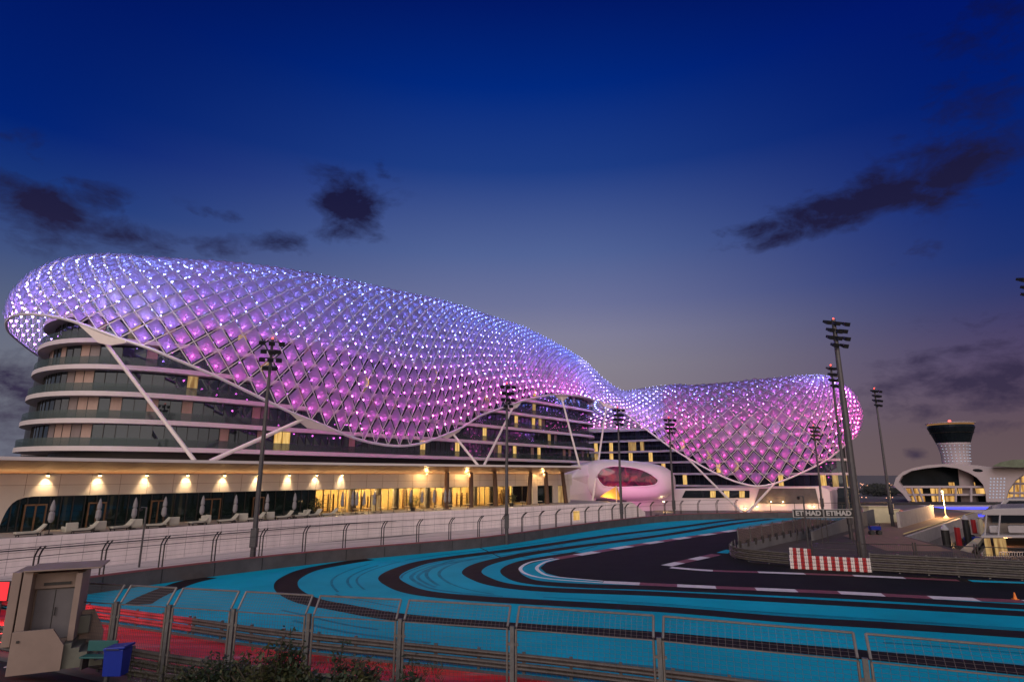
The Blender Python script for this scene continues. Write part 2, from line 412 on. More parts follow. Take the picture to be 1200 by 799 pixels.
E_WARM = emis('warm_downlight_bulb', (1, .66, .26), 1500)
M['bulb'] = E_WARM
M['bulb_small'] = emis('small_warm_bulb', (1, .62, .25), 160)
M['curtain'] = mat('drawn_pale_curtain', (.36, .24, .20), .35, var=.12, scale=2, stretch=(1, 1, .1))
M['curtain_dim'] = mat('drawn_grey_curtain', (.18, .14, .14), .35, var=.15, scale=2, stretch=(1, 1, .1))
M['room'] = curtain_mat('lit_curtain', (.62, .33, .08), (1.0, .66, .24), 1.0)
M['room2'] = curtain_mat('lit_curtain_dim', (.25, .13, .05), (.62, .40, .16), .9)
M['saloon'] = curtain_mat('lit_restaurant_room', (.55, .26, .03), (1.0, .66, .16), 1.1, 1.3)
M['red_beacon'] = emis('red_beacon_lamp', (1, .05, .03), 8)
M['city'] = emis('distant_street_lamp', (1, .45, .28), 3.0)
M['blueled'] = emis('blue_led_strip', (.07, .08, 1), 2.2)
M['clublight'] = curtain_mat('club_lit_room', (.30, .12, .02), (1.0, .58, .18), 1.0, .9)
M['starlight'] = emis('white_facade_spot', (.75, .8, 1), .55)
# water
mw = mat('dark_marina_water', (.012, .014, .02), .06, var=0, spec=.6)
_b = mw.node_tree.nodes['Principled BSDF']; _n = mw.node_tree.nodes.new('ShaderNodeTexNoise'); _n.inputs['Scale'].default_value = 1.2; _n.inputs['Detail'].default_value = 4
_p = mw.node_tree.nodes.new('ShaderNodeBump'); _p.inputs['Strength'].default_value = .35; _p.inputs['Distance'].default_value = .15
mw.node_tree.links.new(_n.outputs[0], _p.inputs['Height']); mw.node_tree.links.new(_p.outputs[0], _b.inputs['Normal'])
M['water'] = mw
# fritted glass of the grid shell: part clear, part milky so that the LEDs behind it glow through
def shell_glass():
    m = bpy.data.materials.new('fritted_shell_glass'); m.use_nodes = True; t = m.node_tree; t.nodes.clear()
    g = t.nodes.new('ShaderNodeNewGeometry')
    df = t.nodes.new('ShaderNodeBsdfDiffuse'); df.inputs[0].default_value = (.26, .27, .34, 1)
    tl = t.nodes.new('ShaderNodeBsdfTranslucent'); tl.inputs[0].default_value = (.66, .64, .76, 1)
    gl = t.nodes.new('ShaderNodeBsdfGlossy'); gl.inputs['Roughness'].default_value = .12; gl.inputs[0].default_value = (.8, .8, .85, 1)
    tp = t.nodes.new('ShaderNodeBsdfTransparent'); tp.inputs[0].default_value = (.88, .88, .92, 1)
    m1 = t.nodes.new('ShaderNodeMixShader'); m1.inputs[0].default_value = .92
    t.links.new(df.outputs[0], m1.inputs[1]); t.links.new(tl.outputs[0], m1.inputs[2])
    mr = t.nodes.new('ShaderNodeMapRange'); mr.inputs['To Min'].default_value = .14; mr.inputs['To Max'].default_value = .42
    t.links.new(g.outputs['Random Per Island'], mr.inputs[0])
    m2 = t.nodes.new('ShaderNodeMixShader'); t.links.new(mr.outputs[0], m2.inputs[0])
    t.links.new(m1.outputs[0], m2.inputs[1]); t.links.new(tp.outputs[0], m2.inputs[2])
    fr0 = t.nodes.new('ShaderNodeFresnel'); fr0.inputs[0].default_value = 1.35
    fr = t.nodes.new('ShaderNodeMath'); fr.operation = 'MINIMUM'; fr.inputs[1].default_value = .13; t.links.new(fr0.outputs[0], fr.inputs[0])
    m3 = t.nodes.new('ShaderNodeMixShader'); t.links.new(fr.outputs[0], m3.inputs[0])
    t.links.new(m2.outputs[0], m3.inputs[1]); t.links.new(gl.outputs[0], m3.inputs[2])
    o = t.nodes.new('ShaderNodeOutputMaterial'); t.links.new(m3.outputs[0], o.inputs[0]); return m
M['shellglass'] = shell_glass()
LED_STRENGTH = 35.0
def led_mat():
    m = bpy.data.materials.new('shell_led_lamp'); m.use_nodes = True; t = m.node_tree; t.nodes.clear()
    a = t.nodes.new('ShaderNodeAttribute'); a.attribute_name = 'led'
    e = t.nodes.new('ShaderNodeEmission'); e.inputs[1].default_value = LED_STRENGTH; t.links.new(a.outputs['Color'], e.inputs[0])
    o = t.nodes.new('ShaderNodeOutputMaterial'); t.links.new(e.outputs[0], o.inputs[0]); return m
M['led'] = led_mat()

# =================================================================== GROUND, TRACK
gp = [(-3000, -300), (3000, -300), (3000, 62), (47, 62), (52, 82), (99, 131), (108, 163), (3000, 163), (3000, 4000), (-3000, 4000)]
tag(MB().sheet([(x, y, 0) for x, y in gp]).build('ground', M['ground']), kind='structure')
tag(MB().sheet([(20, 20, -1.7), (3000, 20, -1.7), (3000, 400, -1.7), (20, 400, -1.7)]).build('water', M['water']), kind='structure')
q = [Vector((200, 62, 0)), Vector((47, 62, 0)), Vector((52, 82, 0)), Vector((99, 131, 0)), Vector((108, 163, 0)), Vector((400, 163, 0))]
tag(MB().wall(q, -3, -.02, .5, .26).build('quay_wall', M['concrete']), 'grey concrete quay wall around the marina basin', 'wall', kind='structure')

BAR = catmull([G(*p) for p in [(-60, 721), (20, 709), (100, 697), (240, 677), (380, 660), (500, 648.5), (580, 640), (660, 627.5), (720, 618.5), (783, 611.5), (860, 608.6), (1000, 606.5), (1060, 605.5)]], 6)
RAIL = catmull([Vector(p) for p in [(-62, 54, 0), (-45, 45.5, 0), (-32, 39.3, 0), (-18, 33.4, 0), (-10.5, 30.2, 0), (1.4, 26.2, 0), (11, 22.4, 0), (22, 17.6, 0), (34, 12, 0)]], 6)
def at_z(pts, z): return [Vector((p.x, p.y, z)) for p in pts]
blue_poly = at_z([p for p in BAR if pix(p)[0] < 1003], .008) + [G(x, y, .008) for x, y in [(1007, 611.5), (947, 629.6), (861, 647.8), (857, 653), (880, 659), (925, 663.5), (1023, 670.5), (1200, 679.5), (1350, 686.5), (1700, 704)]] + [Vector((80, 20, .008)), Vector((80, -4, .008))] + at_z(RAIL[::-1], .008)
tag(MB().sheet(blue_poly).build('run_off', M['blue']), 'broad blue painted run off area', 'run off', kind='structure')
def stripe(pxs, w, z): return MB().ribbon(catmull([G(*p) for p in pxs], 8), w, z)
ST = [[(244, 677), (215, 684), (180, 698), (160, 709)],
      [(432, 655.5), (400, 660.5), (362, 668), (340, 678), (335, 687), (343, 696), (364, 705), (400, 712), (453, 721.5), (520, 728.5), (587, 733.5), (757, 744.5), (900, 757.5), (1050, 771), (1200, 786), (1330, 800), (1600, 832)],
      [(905, 606.8), (860, 609.6), (780, 620), (713, 628), (613, 642.8), (513, 656), (475, 665.5), (456, 676), (466, 686), (492, 694.5), (547, 700.7), (630, 706), (780, 714.5), (920, 726), (1060, 734.5), (1200, 744), (1350, 754), (1700, 776)],
      [(905, 608.5), (860, 614), (780, 627), (680, 640.3), (613, 650.5), (570, 660), (553, 669.5), (563, 678), (590, 686), (647, 691.5), (780, 696.5), (990, 707.5), (1200, 719.5), (1350, 728), (1700, 748)],
      [(680, 648), (640, 654), (612, 660), (598, 668), (604, 676), (625, 682.5), (680, 686.5), (780, 690), (990, 699.5), (1200, 711.5), (1350, 719), (1700, 737)]]
for i, s_ in enumerate(ST):
    tag(stripe(s_, 1.65, .016).build('track_stripe', M['stripe']), kind='structure')
asph = [(940, 607.8), (890, 616), (850, 623.5), (800, 631), (740, 640), (690, 648.5), (660, 654), (640, 659.5), (633, 665.5), (640, 671.5), (660, 677), (707, 682), (780, 686), (855, 689.5), (986, 695), (1088, 700.5), (1200, 705.5), (1350, 712), (1700, 727),
        (1700, 704), (1350, 686), (1200, 679), (1023, 670), (925, 663), (880, 659), (857, 653), (861, 648), (947, 630), (1004, 612)]
tag(MB().sheet([G(x, y, .024) for x, y in asph]).build('track', M['asphalt']), 'dark asphalt racing track', 'track', kind='structure')
for s_ in ([(664, 652), (642, 655.5), (621, 659.5), (610, 666.5), (618, 673.5), (645, 679), (707, 683.7)], [(660, 654.5), (642, 658), (629.5, 665), (634, 671.5), (650, 676.3), (707, 681.6)]):
    tag(stripe(s_, .32, .034).build('track_line', M['white_line']), kind='structure')
def kerb(pxs, w, seg, start=0, tail=None):
    pts = resample(catmull([G(*p) for p in pxs], 16), seg / 4)
    mw_, mr_ = MB(), MB(); k = start
    for i in range(0, len(pts) - 4, 4):
        (mw_ if k % 2 == 0 else mr_).ribbon(pts[i:i + 5], w, .036); k += 1
    tag(mw_.build('kerb', M['kerb_white']), kind='structure'); tag(mr_.build('kerb', M['kerb_red']), kind='structure')
kerb([(707, 682.8), (780, 686.2), (855, 689.6), (986, 695.2), (1088, 700.6), (1200, 705.6), (1350, 712), (1700, 727)], 1.15, 2.7, 0)
kerb([(652, 655), (690, 648.7), (740, 640.2), (800, 631), (850, 623.6), (890, 617), (935, 609)], 1.2, 3.4, 1)
kerb([(786, 665.5), (830, 669), (899, 671.4), (1007, 675.4), (1137, 681.3)], .85, 3.6, 0)
kerb([(781, 663.5), (800, 659), (830, 652.4), (846, 648.6)], 1.1, 2.6, 0)
tag(MB().ribbon([G(1137, 681.3), G(1200, 683.5), G(1350, 689)], .85, .036).build('kerb', M['blue']), kind='structure')
tag(MB().ribbon([G(846, 648.6), G(857, 645)], 1.1, .036).build('kerb', M['blue']), kind='structure')
# dark rubber marks on the blue paint
skid = MB()
for a in ([(700, 640), (660, 649), (630, 645)], [(560, 641), (575, 648), (592, 656)], [(590, 657), (612, 648), (660, 640)], [(600, 652), (640, 655), (690, 652)]):
    skid.ribbon(catmull([G(*p) for p in a], 6), .16, .021)
tag(skid.build('tyre_marks', M['stripe']), kind='structure')
M['rubber'] = mat('rubbered_blue_paint', (.003, .19, .30), .7, var=.3, scale=.7, spec=.1)
rgk = random.Random(31); rub = MB()
for k in range(34):
    base_l = catmull([G(*p) for p in ST[rgk.choice((1, 2, 2, 3))]], 8); bs_ = sides(base_l); off = rgk.choice((-1, 1)) * rgk.uniform(1.2, 3.6)
    a = rgk.randrange(0, len(base_l) - 20); n_k = rgk.randrange(14, 44); seg = [p + d * (off + .02 * i_) for i_, (p, d) in enumerate(zip(base_l, bs_))][a:a + n_k]
    if len(seg) > 4: rub.ribbon(seg, rgk.uniform(.12, .3), .012 + k * .0001)
tag(rub.build('tyre_marks', M['rubber']), kind='structure')
# lane between the two guard rails, red car light streaks painted into its colour
lane_c = [p - s_ * -2.6 for p, s_ in zip(RAIL, sides(RAIL))]
tag(MB().ribbon(lane_c, 4.4, .012).build('service_road', M['lane_light_streaks']), 'service lane with painted red light streaks between two guard rails', 'lane', kind='structure')
isl = [(857, 652.5), (880, 658.5), (925, 662.6), (1023, 669.5), (1200, 678.5), (1350, 685), (1700, 702)]
isl_poly = [G(x, y, .03) for x, y in isl] + [Vector((90, 61.5, .03)), Vector((47, 61.5, .03)), Vector((52, 82, .03)), Vector((99, 131, .03)), Vector((85, 131, .03)), G(1007, 611, .03), G(945, 630, .03), G(861, 647.5, .03)]
tag(MB().sheet(isl_poly).build('island_pavement', M['island']), kind='structure')
tag(MB().sheet([Vector(p) for p in [(40, 66, .04), (47, 66, .04), (51.8, 82, .04), (98.4, 131, .04), (86, 131, .04), (44, 82, .04)]]).build('promenade', M['promenade']), kind='structure')
# raised verge in front of the guard rail
vg = MB(); n_ = len(RAIL)
nearline = [p - s_ * -6.6 for p, s_ in zip(RAIL, sides(RAIL))]
vs = []
for p, s_ in zip(nearline, sides(nearline)):
    for d, z in ((-.2, .02), (1.6, .55), (3.2, 1.0), (60, 1.0)):
        w = p + s_ * d; vs.append(Vector((w.x, w.y, z)))
vg.add(vs, [(4 * i + k, 4 * i + k + 1, 4 * i + k + 5, 4 * i + k + 4) for i in range(n_ - 1) for k in range(3)])
tag(vg.build('verge', M['near_ground']), kind='structure')
tag(MB().ribbon([P(2, 797, 24.0), P(40, 784, 25)], .12, 1.008).build('verge_line', M['white_line']), kind='structure')

# =================================================================== FAR BARRIER AND ITS FENCE
tb = thing('track_barrier', 'long dark concrete wall curving round the blue run off', 'barrier', BAR[20])
MB().wall(BAR, 0, 1.05, .4, -.2).build('wall', M['barrier'], tb)
MB().wall(BAR, 1.052, 1.14, .46, -.2).build('capping', M['barrier_top'], tb)
jm = MB()
for p, s_ in zip(resample(BAR, 4.0), sides(resample(BAR, 4.0))):
    jm.box(p + s_ * .004 + Vector((0, 0, .52)), (.06, .02, 1.0), math.atan2(s_.y, s_.x) + R(90))
jm.build('joint', M['mullion'], tb)
def hook_fence(name, label, pts, step, z0, hgt, arm, mm, gap=.0, rails=(0, .72), wires=0, lean=1, double=True):
    t = thing(name, label, 'fence', pts[0])
    ps = resample(pts, step); sd = sides(ps)
    rl = MB()
    for i, (p, s_) in enumerate(zip(ps, sd)):
        tdir = Vector((-s_.y, s_.x, 0))
        pm = MB()
        for o in ((-.13, .13) if double else (0,)):
            b = p + tdir * o
            pm.path([b + Vector((0, 0, z0)), b + Vector((0, 0, z0 + hgt - arm * .75)), b + s_ * arm * .35 * lean + Vector((0, 0, z0 + hgt - arm * .3)), b + s_ * arm * .8 * lean + Vector((0, 0, z0 + hgt))], .055, 5)
        pm.build('post', mm, t)
    for k in range(len(ps) - 1):
        for (fr) in rails:
            zz = z0 + hgt - arm * .75 if fr else z0 + hgt
            o = 0 if fr else arm * .8 * lean
            rl.tube(ps[k] + sd[k] * o + Vector((0, 0, zz)), ps[k + 1] + sd[k + 1] * o + Vector((0, 0, zz)), .03, n=4)
    rl.build('rail', mm, t)
    if wires:
        wm = MB()
        for k in range(len(ps) - 1):
            for w in range(wires):
                zz = z0 + (hgt - arm * .75) * (w + .5) / wires
                wm.tube(ps[k] + Vector((0, 0, zz)), ps[k + 1] + Vector((0, 0, zz)), .008, n=3, cap=False)
        wm.build('wire_mesh', M['wire'], t)
    return t
BAROFF = [p - s_ * .35 for p, s_ in zip(BAR, sides(BAR))]
hook_fence('debris_fence', 'dark hooked debris fence standing along the curved track wall', BAROFF[:62], 4.0, 1.1, 2.35, .9, M['dark_steel'], wires=5)
hook_fence('debris_fence', 'low thin fence along the distant track wall below the pink dome', BAROFF[62:], 5.0, 1.1, 1.6, .1, M['dark_steel'], wires=2, double=False)

M['apron'] = mat('apron_paving', (.55, .47, .46), .8, var=.12, scale=.6)
ap_a = [p for p in BAROFF if pix(p)[0] < 770]; ap_b = [p - s_ * 16 for p, s_ in zip(ap_a, sides(ap_a))]
vs = []
for a, b in zip(ap_a, ap_b): vs += [Vector((a.x, a.y, .012)), Vector((b.x, b.y, .012))]
tag(MB().add(vs, [(2 * i, 2 * i + 1, 2 * i + 3, 2 * i + 2) for i in range(len(ap_a) - 1)]).build('pavement', M['apron']), kind='structure')

# =================================================================== TERRACE WALL AND PAVILION
TZ = 2.9
TER = catmull([G(x, y, TZ) for x, y in [(-90, 638.5), (0, 632), (100, 625.3), (200, 618.5), (300, 611.8), (400, 605), (530, 598.2), (660, 592), (735, 588.6)]], 6)
def drop(v, z): return Vector((v.x, v.y, z))
tw = thing('terrace_wall', 'long pale panelled retaining wall under the hotel terrace', 'wall', drop(TER[24], 0))
TS = sides(TER)
MB().wall(TER, 0, TZ, .5, -.25).build('wall', M['cladding'], tw)
jm = MB()
TR = resample(TER, 1.75); TRS = sides(TR)
for p, s_ in zip(TR, TRS):
    jm.box(drop(p, 1.45) + s_ * .002, (.035, .02, 2.8), math.atan2(s_.y, s_.x) + R(90))
for z in (1.75, 2.45):
    jm.wall([p for p in TER], z - .016, z + .016, .02, .004)
jm.build('joint', M['joint'], tw)
rl = MB(); rl.path([drop(p, 1.95) + s_ * .30 for p, s_ in zip(TER, TS)][:34], .05, 5)
rl.build('handrail', M['dark_steel'], tw)
# sloped pale end of the wall
e0 = TER[-1]; es = TS[-1]; ed = Vector((-es.y, es.x, 0))
MB().extrude([drop(e0, 0) , drop(e0, TZ), drop(e0 + ed * 1.2, TZ), drop(e0 + ed * 5.2, .9), drop(e0 + ed * 5.2, 0)], -es * .5).build('end_wall', M['cladding'], tw)
for px in (668, 681):
    c = min(TER, key=lambda p: abs(pix(p)[0] - px)); i = TER.index(c); s_ = TS[i]
    MB().box(drop(c, 1.05) + s_ * .02, (1.5, .06, 1.5), math.atan2(s_.y, s_.x) + R(90)).build('lit_window', M['room'], tw)
# the terrace floor between wall and pavilion
DEPTH = 6.5
GLZ = [p - s_ * DEPTH for p, s_ in zip(TER, TS)]                # line of the pavilion front
fl = MB(); vs = []
for a, b in zip(TER, [p - s_ * 14 for p, s_ in zip(TER, TS)]): vs += [drop(a, TZ - .03), drop(b, TZ - .03)]
fl.add(vs, [(2 * i, 2 * i + 1, 2 * i + 3, 2 * i + 2) for i in range(len(TER) - 1)])
fl.build('terrace_floor', M['concrete'], tw)

pv = thing('terrace_pavilion', 'long low pavilion with white canopy and row of wall lamps', 'building', drop(GLZ[24], TZ))
i_end = min(range(len(TER)), key=lambda i: abs(pix(GLZ[i])[0] - 668))
gl_line = GLZ[:i_end + 1]; gl_s = TS[:i_end + 1]
# canopy: thin white edge in front, soffit falling back to the wall
c_end = min(range(len(TER)), key=lambda i: abs(pix(TER[i])[0] - 690))
edge = [p - s_ * 1.2 for p, s_ in zip(TER, TS)][:c_end + 1]
back_ = [p - s_ * (DEPTH - .0) for p, s_ in zip(TER, TS)][:c_end + 1]
vs = []
for a, b in zip(edge, back_):
    bb = b + (b - a).normalized() * 16
    vs += [drop(a, 9.16), drop(a, 9.46), drop(bb, 9.7), drop(bb, 9.2)]
k_ = len(edge)
cm = MB().add(vs, [(4 * i + q_, 4 * i + (q_ + 1) % 4, 4 * i + 4 + (q_ + 1) % 4, 4 * i + 4 + q_) for i in range(k_ - 1) for q_ in range(4)] + [(0, 1, 2, 3), (4 * k_ - 4, 4 * k_ - 3, 4 * k_ - 2, 4 * k_ - 1)])
cm.build('canopy', M['canopy'], pv)
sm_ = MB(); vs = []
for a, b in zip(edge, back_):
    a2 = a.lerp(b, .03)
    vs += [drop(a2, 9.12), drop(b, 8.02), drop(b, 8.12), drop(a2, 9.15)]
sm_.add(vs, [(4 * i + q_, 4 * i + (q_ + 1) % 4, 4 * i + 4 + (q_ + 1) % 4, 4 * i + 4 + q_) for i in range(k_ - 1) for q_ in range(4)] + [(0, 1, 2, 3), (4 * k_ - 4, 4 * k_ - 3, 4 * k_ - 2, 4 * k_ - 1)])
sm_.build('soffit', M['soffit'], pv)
jm = MB()
for i in range(0, k_, 3):
    a, b = edge[i].lerp(back_[i], .05), back_[i]
    jm.tube(drop(a, 9.10), drop(b, 8.015), .02, n=4)
jm.build('soffit_joint', M['doorframe'], pv)
# upper wall band
MB().wall(gl_line, 6.0, 8.05, .3, -.15).build('wall', M['wallpanel'], pv)
jm = MB()
for p, s_ in zip(resample(gl_line, 2.6), sides(resample(gl_line, 2.6))):
    jm.box(drop(p, 7.02) + s_ * .004, (.03, .02, 2.0), math.atan2(s_.y, s_.x) + R(90))
jm.wall(gl_line, 7.0, 7.03, .02, .006)
jm.build('wall_joint', M['soffit'], pv)
def gi(px):                                                     # fractional position on the pavilion front at a picture column
    for i in range(len(GLZ) - 1):
        a, b = pix(drop(GLZ[i], 4))[0], pix(drop(GLZ[i + 1], 4))[0]
        if a <= px <= b:
            f = (px - a) / (b - a)
            return GLZ[i].lerp(GLZ[i + 1], f), TS[i].lerp(TS[i + 1], f).normalized()
    return GLZ[-1], TS[-1]
# solid return with a rounded corner at the near end
p0, s0 = gi(-40); p1, s1 = gi(36); d01 = (p1 - p0).normalized()
arc = [p0 + Vector((0, 0, 0))]
L01 = (p1 - p0).length
poly = [drop(p0, TZ), drop(p0 + d01 * L01 * .50, TZ)]
for k in range(9):
    t_ = k / 8
    poly.append(drop(p0 + d01 * L01 * (.50 + .22 * t_ ** 1.2 + .28 * t_ ** 5), TZ + 3.1 * (1 - (1 - t_) ** 1.7)))
poly.append(drop(p0, 6.0))
MB().extrude(poly, -s0 * .3).build('end_wall', M['wallpanel'], pv)
# window bays
def bay(px0, px1, glassm, name='window', z0=TZ, z1=6.0, frame=M['mullion'], npane=3, inset=.35):
    a, sa = gi(px0); b, sb = gi(px1)
    a = a - sa * inset; b = b - sb * inset
    w = MB().extrude([drop(a, z0), drop(b, z0), drop(b, z1), drop(a, z1)], -sa * .05).build(name, glassm, pv)
    fm = MB()
    for k in range(npane + 1):
        c = a.lerp(b, k / npane) + sa * .05
        fm.box(drop(c, (z0 + z1) / 2), (.09, .12, z1 - z0), math.atan2(sa.y, sa.x) + R(90))
    fm.tube(drop(a, z1 - .04) + sa * .05, drop(b, z1 - .04) + sa * .05, .05, n=4)
    fm.build('frame', frame, w)
    return w
cols_ = [2, 30, 70, 112, 150, 190, 232, 275, 312, 345, 370]
for a, b in zip(cols_[:-1], cols_[1:]): bay(a, b, M['window_dark'], npane=3)
for a_px, b_px in ((624, 630), (648, 654), (664, 668)):
    MB().wall([gi(a_px)[0], gi(b_px)[0]], TZ, 6.0, .3, -.15).build('pier', M['wallpanel'], pv)
# room behind the dark glass: back wall, floor tone, and a few lit posts
def inner(px, d): 
    p, s_ = gi(px); return p - s_ * d, s_
bw = MB(); pts = [inner(px, 6.0)[0] for px in range(-10, 376, 12)]
bw.wall(pts, TZ, 6.3, .2).build('back_wall', M['window'], pv)
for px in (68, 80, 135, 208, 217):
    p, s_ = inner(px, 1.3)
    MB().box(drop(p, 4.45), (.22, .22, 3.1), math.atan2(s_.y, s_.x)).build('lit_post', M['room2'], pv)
lit = [(370, 388), (388, 406), (406, 424), (424, 446), (446, 466), (466, 484), (484, 502), (502, 520), (520, 541), (541, 563), (563, 575)]
for k, (a, b) in enumerate(lit):
    bay(a, b, M['clear'], 'window', npane=2)
bay(575, 584, M['window_dark'], npane=1); bay(584, 598, M['clear'], 'window', npane=2); bay(602, 624, M['clear'], 'window', npane=2)
bay(630, 648, M['window_dark'], npane=2); bay(654, 664, M['room2'], 'lit_window', npane=1)
for px in (95, 110, 0):
    pass
def door(px0, px1, hgt, inner_m):
    a, sa = gi(px0); b, sb = gi(px1); a = a + sa * .02; b = b + sb * .02
    fm = MB(); rz = math.atan2(sa.y, sa.x) + R(90)
    for c in (a, b, a.lerp(b, .5)): fm.box(drop(c, TZ + hgt / 2), (.13, .14, hgt), rz)
    fm.box(drop(a.lerp(b, .5), TZ + hgt - .07), ((b - a).length, .14, .14), rz)
    d = fm.build('door', M['doorframe'], pv)
    MB().extrude([drop(a, TZ + .02), drop(b, TZ + .02), drop(b, TZ + hgt - .16), drop(a, TZ + hgt - .16)], -sa * .03).build('pane', inner_m, d)
for a, b in ((27, 52), (102, 122), (176, 192), (237, 257), (296, 308)): door(a, b, 2.4, M['window_dark'])
door(434, 446, 2.3, M['room2'])
# the lit restaurant behind the clear windows
pts = [inner(px, 6.4)[0] for px in range(370, 632, 8)]; pts2 = [inner(px, .5)[0] for px in range(370, 632, 8)]
MB().wall(pts, TZ, 6.3, .2).build('room_wall', M['inner_wall'], pv)
for z, mm_, nm_ in ((TZ + .01, 'inner_floor', 'room_floor'), (6.2, 'inner_wall', 'room_ceiling')):
    vs = []
    for a, b in zip(pts, pts2): vs += [drop(a, z), drop(b, z)]
    MB().add(vs, [(2 * i, 2 * i + 1, 2 * i + 3, 2 * i + 2) for i in range(len(pts) - 1)]).build(nm_, M[mm_], pv)
MB().extrude([drop(inner(370, .5)[0], TZ), drop(inner(370, 6.4)[0], TZ), drop(inner(370, 6.4)[0], 6.2), drop(inner(370, .5)[0], 6.2)], Vector((.1, .1, 0))).build('room_wall', M['inner_wall'], pv)
rgr = random.Random(21)
for px in (419, 452, 473, 509, 533, 566, 590):
    p, s_ = inner(px, rgr.uniform(1.5, 2.6)); MB().tube(drop(p, TZ), drop(p, 6.2), .5, n=14).build('room_column', M['column_grey'], pv)
for px in (384, 398, 438, 492, 526, 537, 556, 606, 616):
    p, s_ = inner(px, rgr.uniform(3.2, 5.8)); w_ = rgr.uniform(1.2, 2.2); h_ = rgr.uniform(1.6, 2.9)
    sf = MB(); rz = math.atan2(s_.y, s_.x) + R(90)
    for zz in range(int(h_ / .55) + 1): sf.box(drop(p, TZ + .06 + zz * .55), (w_, .4, .06), rz)
    for o_ in (-.5, 0, .5): sf.box(drop(p, TZ + h_ / 2) + Vector((-s_.y, s_.x, 0)) * w_ * o_, (.06, .4, h_), rz)
    sf.build('shelf', M['wood'], pv)
for px in (378, 394, 410, 428, 444, 460, 478, 494, 512, 530, 548, 566, 590, 614):
    p, s_ = inner(px, 3.4)
    h = MB().lathe(drop(p, 6.05), [(.16, 0), (.16, .12)], 8).build('room_lamp', emis('room_lamp_disc', (1, .7, .3), 25), pv)
    la = bpy.data.lights.new('room_lamp_bulb', 'POINT'); la.energy = 800 * rgr.uniform(.5, 1.6); la.color = (1, .74, .34); la.shadow_soft_size = .3
    lo = bpy.data.objects.new('room_lamp_bulb', la); COL.objects.link(lo); lo.parent = h; lo.location = drop(p, 5.5) - pv.location
# downlights on the wall band
for px in (46, 108, 164, 213, 257, 297, 334, 367, 397):
    p, s_ = gi(px)
    c = drop(p + s_ * .42, 7.92)
    h = MB().lathe(c + Vector((0, 0, -.06)), [(.16, 0), (.17, .16), (.05, .2)], 8).build('downlight', M['lamp_body'], pv)
    ls = bpy.data.lights.new('downlight_bulb', 'SPOT'); ls.energy = 420; ls.color = (1, .70, .40); ls.spot_size = R(84); ls.spot_blend = .7; ls.shadow_soft_size = .12
    lo = bpy.data.objects.new('downlight_bulb', ls); COL.objects.link(lo); lo.parent = h
    lo.location = c + Vector((0, 0, -.12)) - pv.location
    lo.rotation_euler = (Vector((0, 0, -1)) - s_ * .45).to_track_quat('-Z', 'Y').to_euler()
    MB().lathe(c + Vector((0, 0, -.1)), [(.02, 0), (.13, .02), (.13, .04)], 8).build('bulb', emis('downlight_disc', (1, .72, .35), 40), h)
for px in (493, 541, 631, 653):
    p, s_ = gi(px); c = drop(p + s_ * 1.4, 8.1)
    h = MB().lathe(c, [(.1, 0), (.12, .1), (.03, .18)], 8).build('ceiling_lamp', M['lamp_body'], pv)
    lo_ = bpy.data.lights.new('ceiling_lamp_bulb', 'POINT'); lo_.energy = 260; lo_.color = (1, .58, .22); lo_.shadow_soft_size = .15
    lo = bpy.data.objects.new('ceiling_lamp_bulb', lo_); COL.objects.link(lo); lo.parent = h; lo.location = c + Vector((0, 0, -.2)) - pv.location
    MB().lathe(c + Vector((0, 0, -.05)), [(.02, 0), (.09, .02), (.09, .04)], 8).build('bulb', emis('ceiling_lamp_disc', (1, .66, .3), 30), h)
# light strip along the top of the wall, washing the soffit
for i in range(0, k_ - 1, 2):
    a, b = back_[i].lerp(edge[i], .10), back_[min(i + 2, k_ - 1)].lerp(edge[min(i + 2, k_ - 1)], .10)
    la = bpy.data.lights.new('soffit_lamp', 'AREA'); la.shape = 'RECTANGLE'; la.size = (b - a).length; la.size_y = .12; la.energy = 5.5 * (b - a).length; la.color = (1, .50, .18)
    lo = bpy.data.objects.new('soffit_lamp', la); COL.objects.link(lo); lo.parent = pv; lo.location = drop(a.lerp(b, .5), 7.75) - pv.location
    dd = (b - a).normalized(); nz_ = (Vector((0, 0, -1)) - side(a, b) * .45).normalized()
    dd = (dd - nz_ * dd.dot(nz_)).normalized(); yy = nz_.cross(dd)
    lo.rotation_euler = Matrix((dd, yy, nz_)).transposed().to_euler()
# slanted timber columns in front of the restaurant
for px, lean in ((516, 0), (545, .1), (574, .3), (612, -.6), (634, .3), (656, .8)):
    p, s_ = gi(px); p = p + s_ * 1.6; td = Vector((-s_.y, s_.x, 0))
    MB().tube(drop(p, TZ), drop(p - td * lean, 8.3), .42, .36, n=8).build('column', M['wood'], pv)

# terrace furniture -------------------------------------------------
def proto_parasol():
    t = thing('parasol', 'x', 'parasol')
    MB().lathe((0, 0, 0), [(.32, 0), (.32, .07), (.06, .1)], 10).build('base', M['mullion'], t)
    MB().tube((0, 0, .08), (0, 0, 2.9), .03, n=6).build('pole', M['mullion'], t)
    MB().lathe((0, 0, 1.0), [(.12, 0), (.24, .25), (.22, .8), (.13, .95), (.20, 1.05), (.19, 1.35), (.10, 1.75), (.02, 1.95)], 9).build('folded_canopy', M['fabric'], t)
    return t
def proto_lounger():
    t = thing('sun_lounger', 'x', 'sun lounger')
    pr = [(-1.0, .28), (.35, .28), (.65, .40), (.95, .72), (1.08, .95), (1.0, 1.0), (.82, .78), (.55, .50), (.3, .42), (-1.0, .42)]
    MB().extrude([Vector((x, -.38, z)) for x, z in pr], (0, .76, 0)).build('cushion', M['cushion'], t, bevel=.03)
    MB().box((-.1, 0, .22), (1.7, .7, .08)).build('frame', M['mullion'], t)
    for x in (-.8, .7):
        for y in (-.3, .3): MB().box((x, y, .09), (.07, .07, .18)).build('leg', M['mullion'], t)
    return t
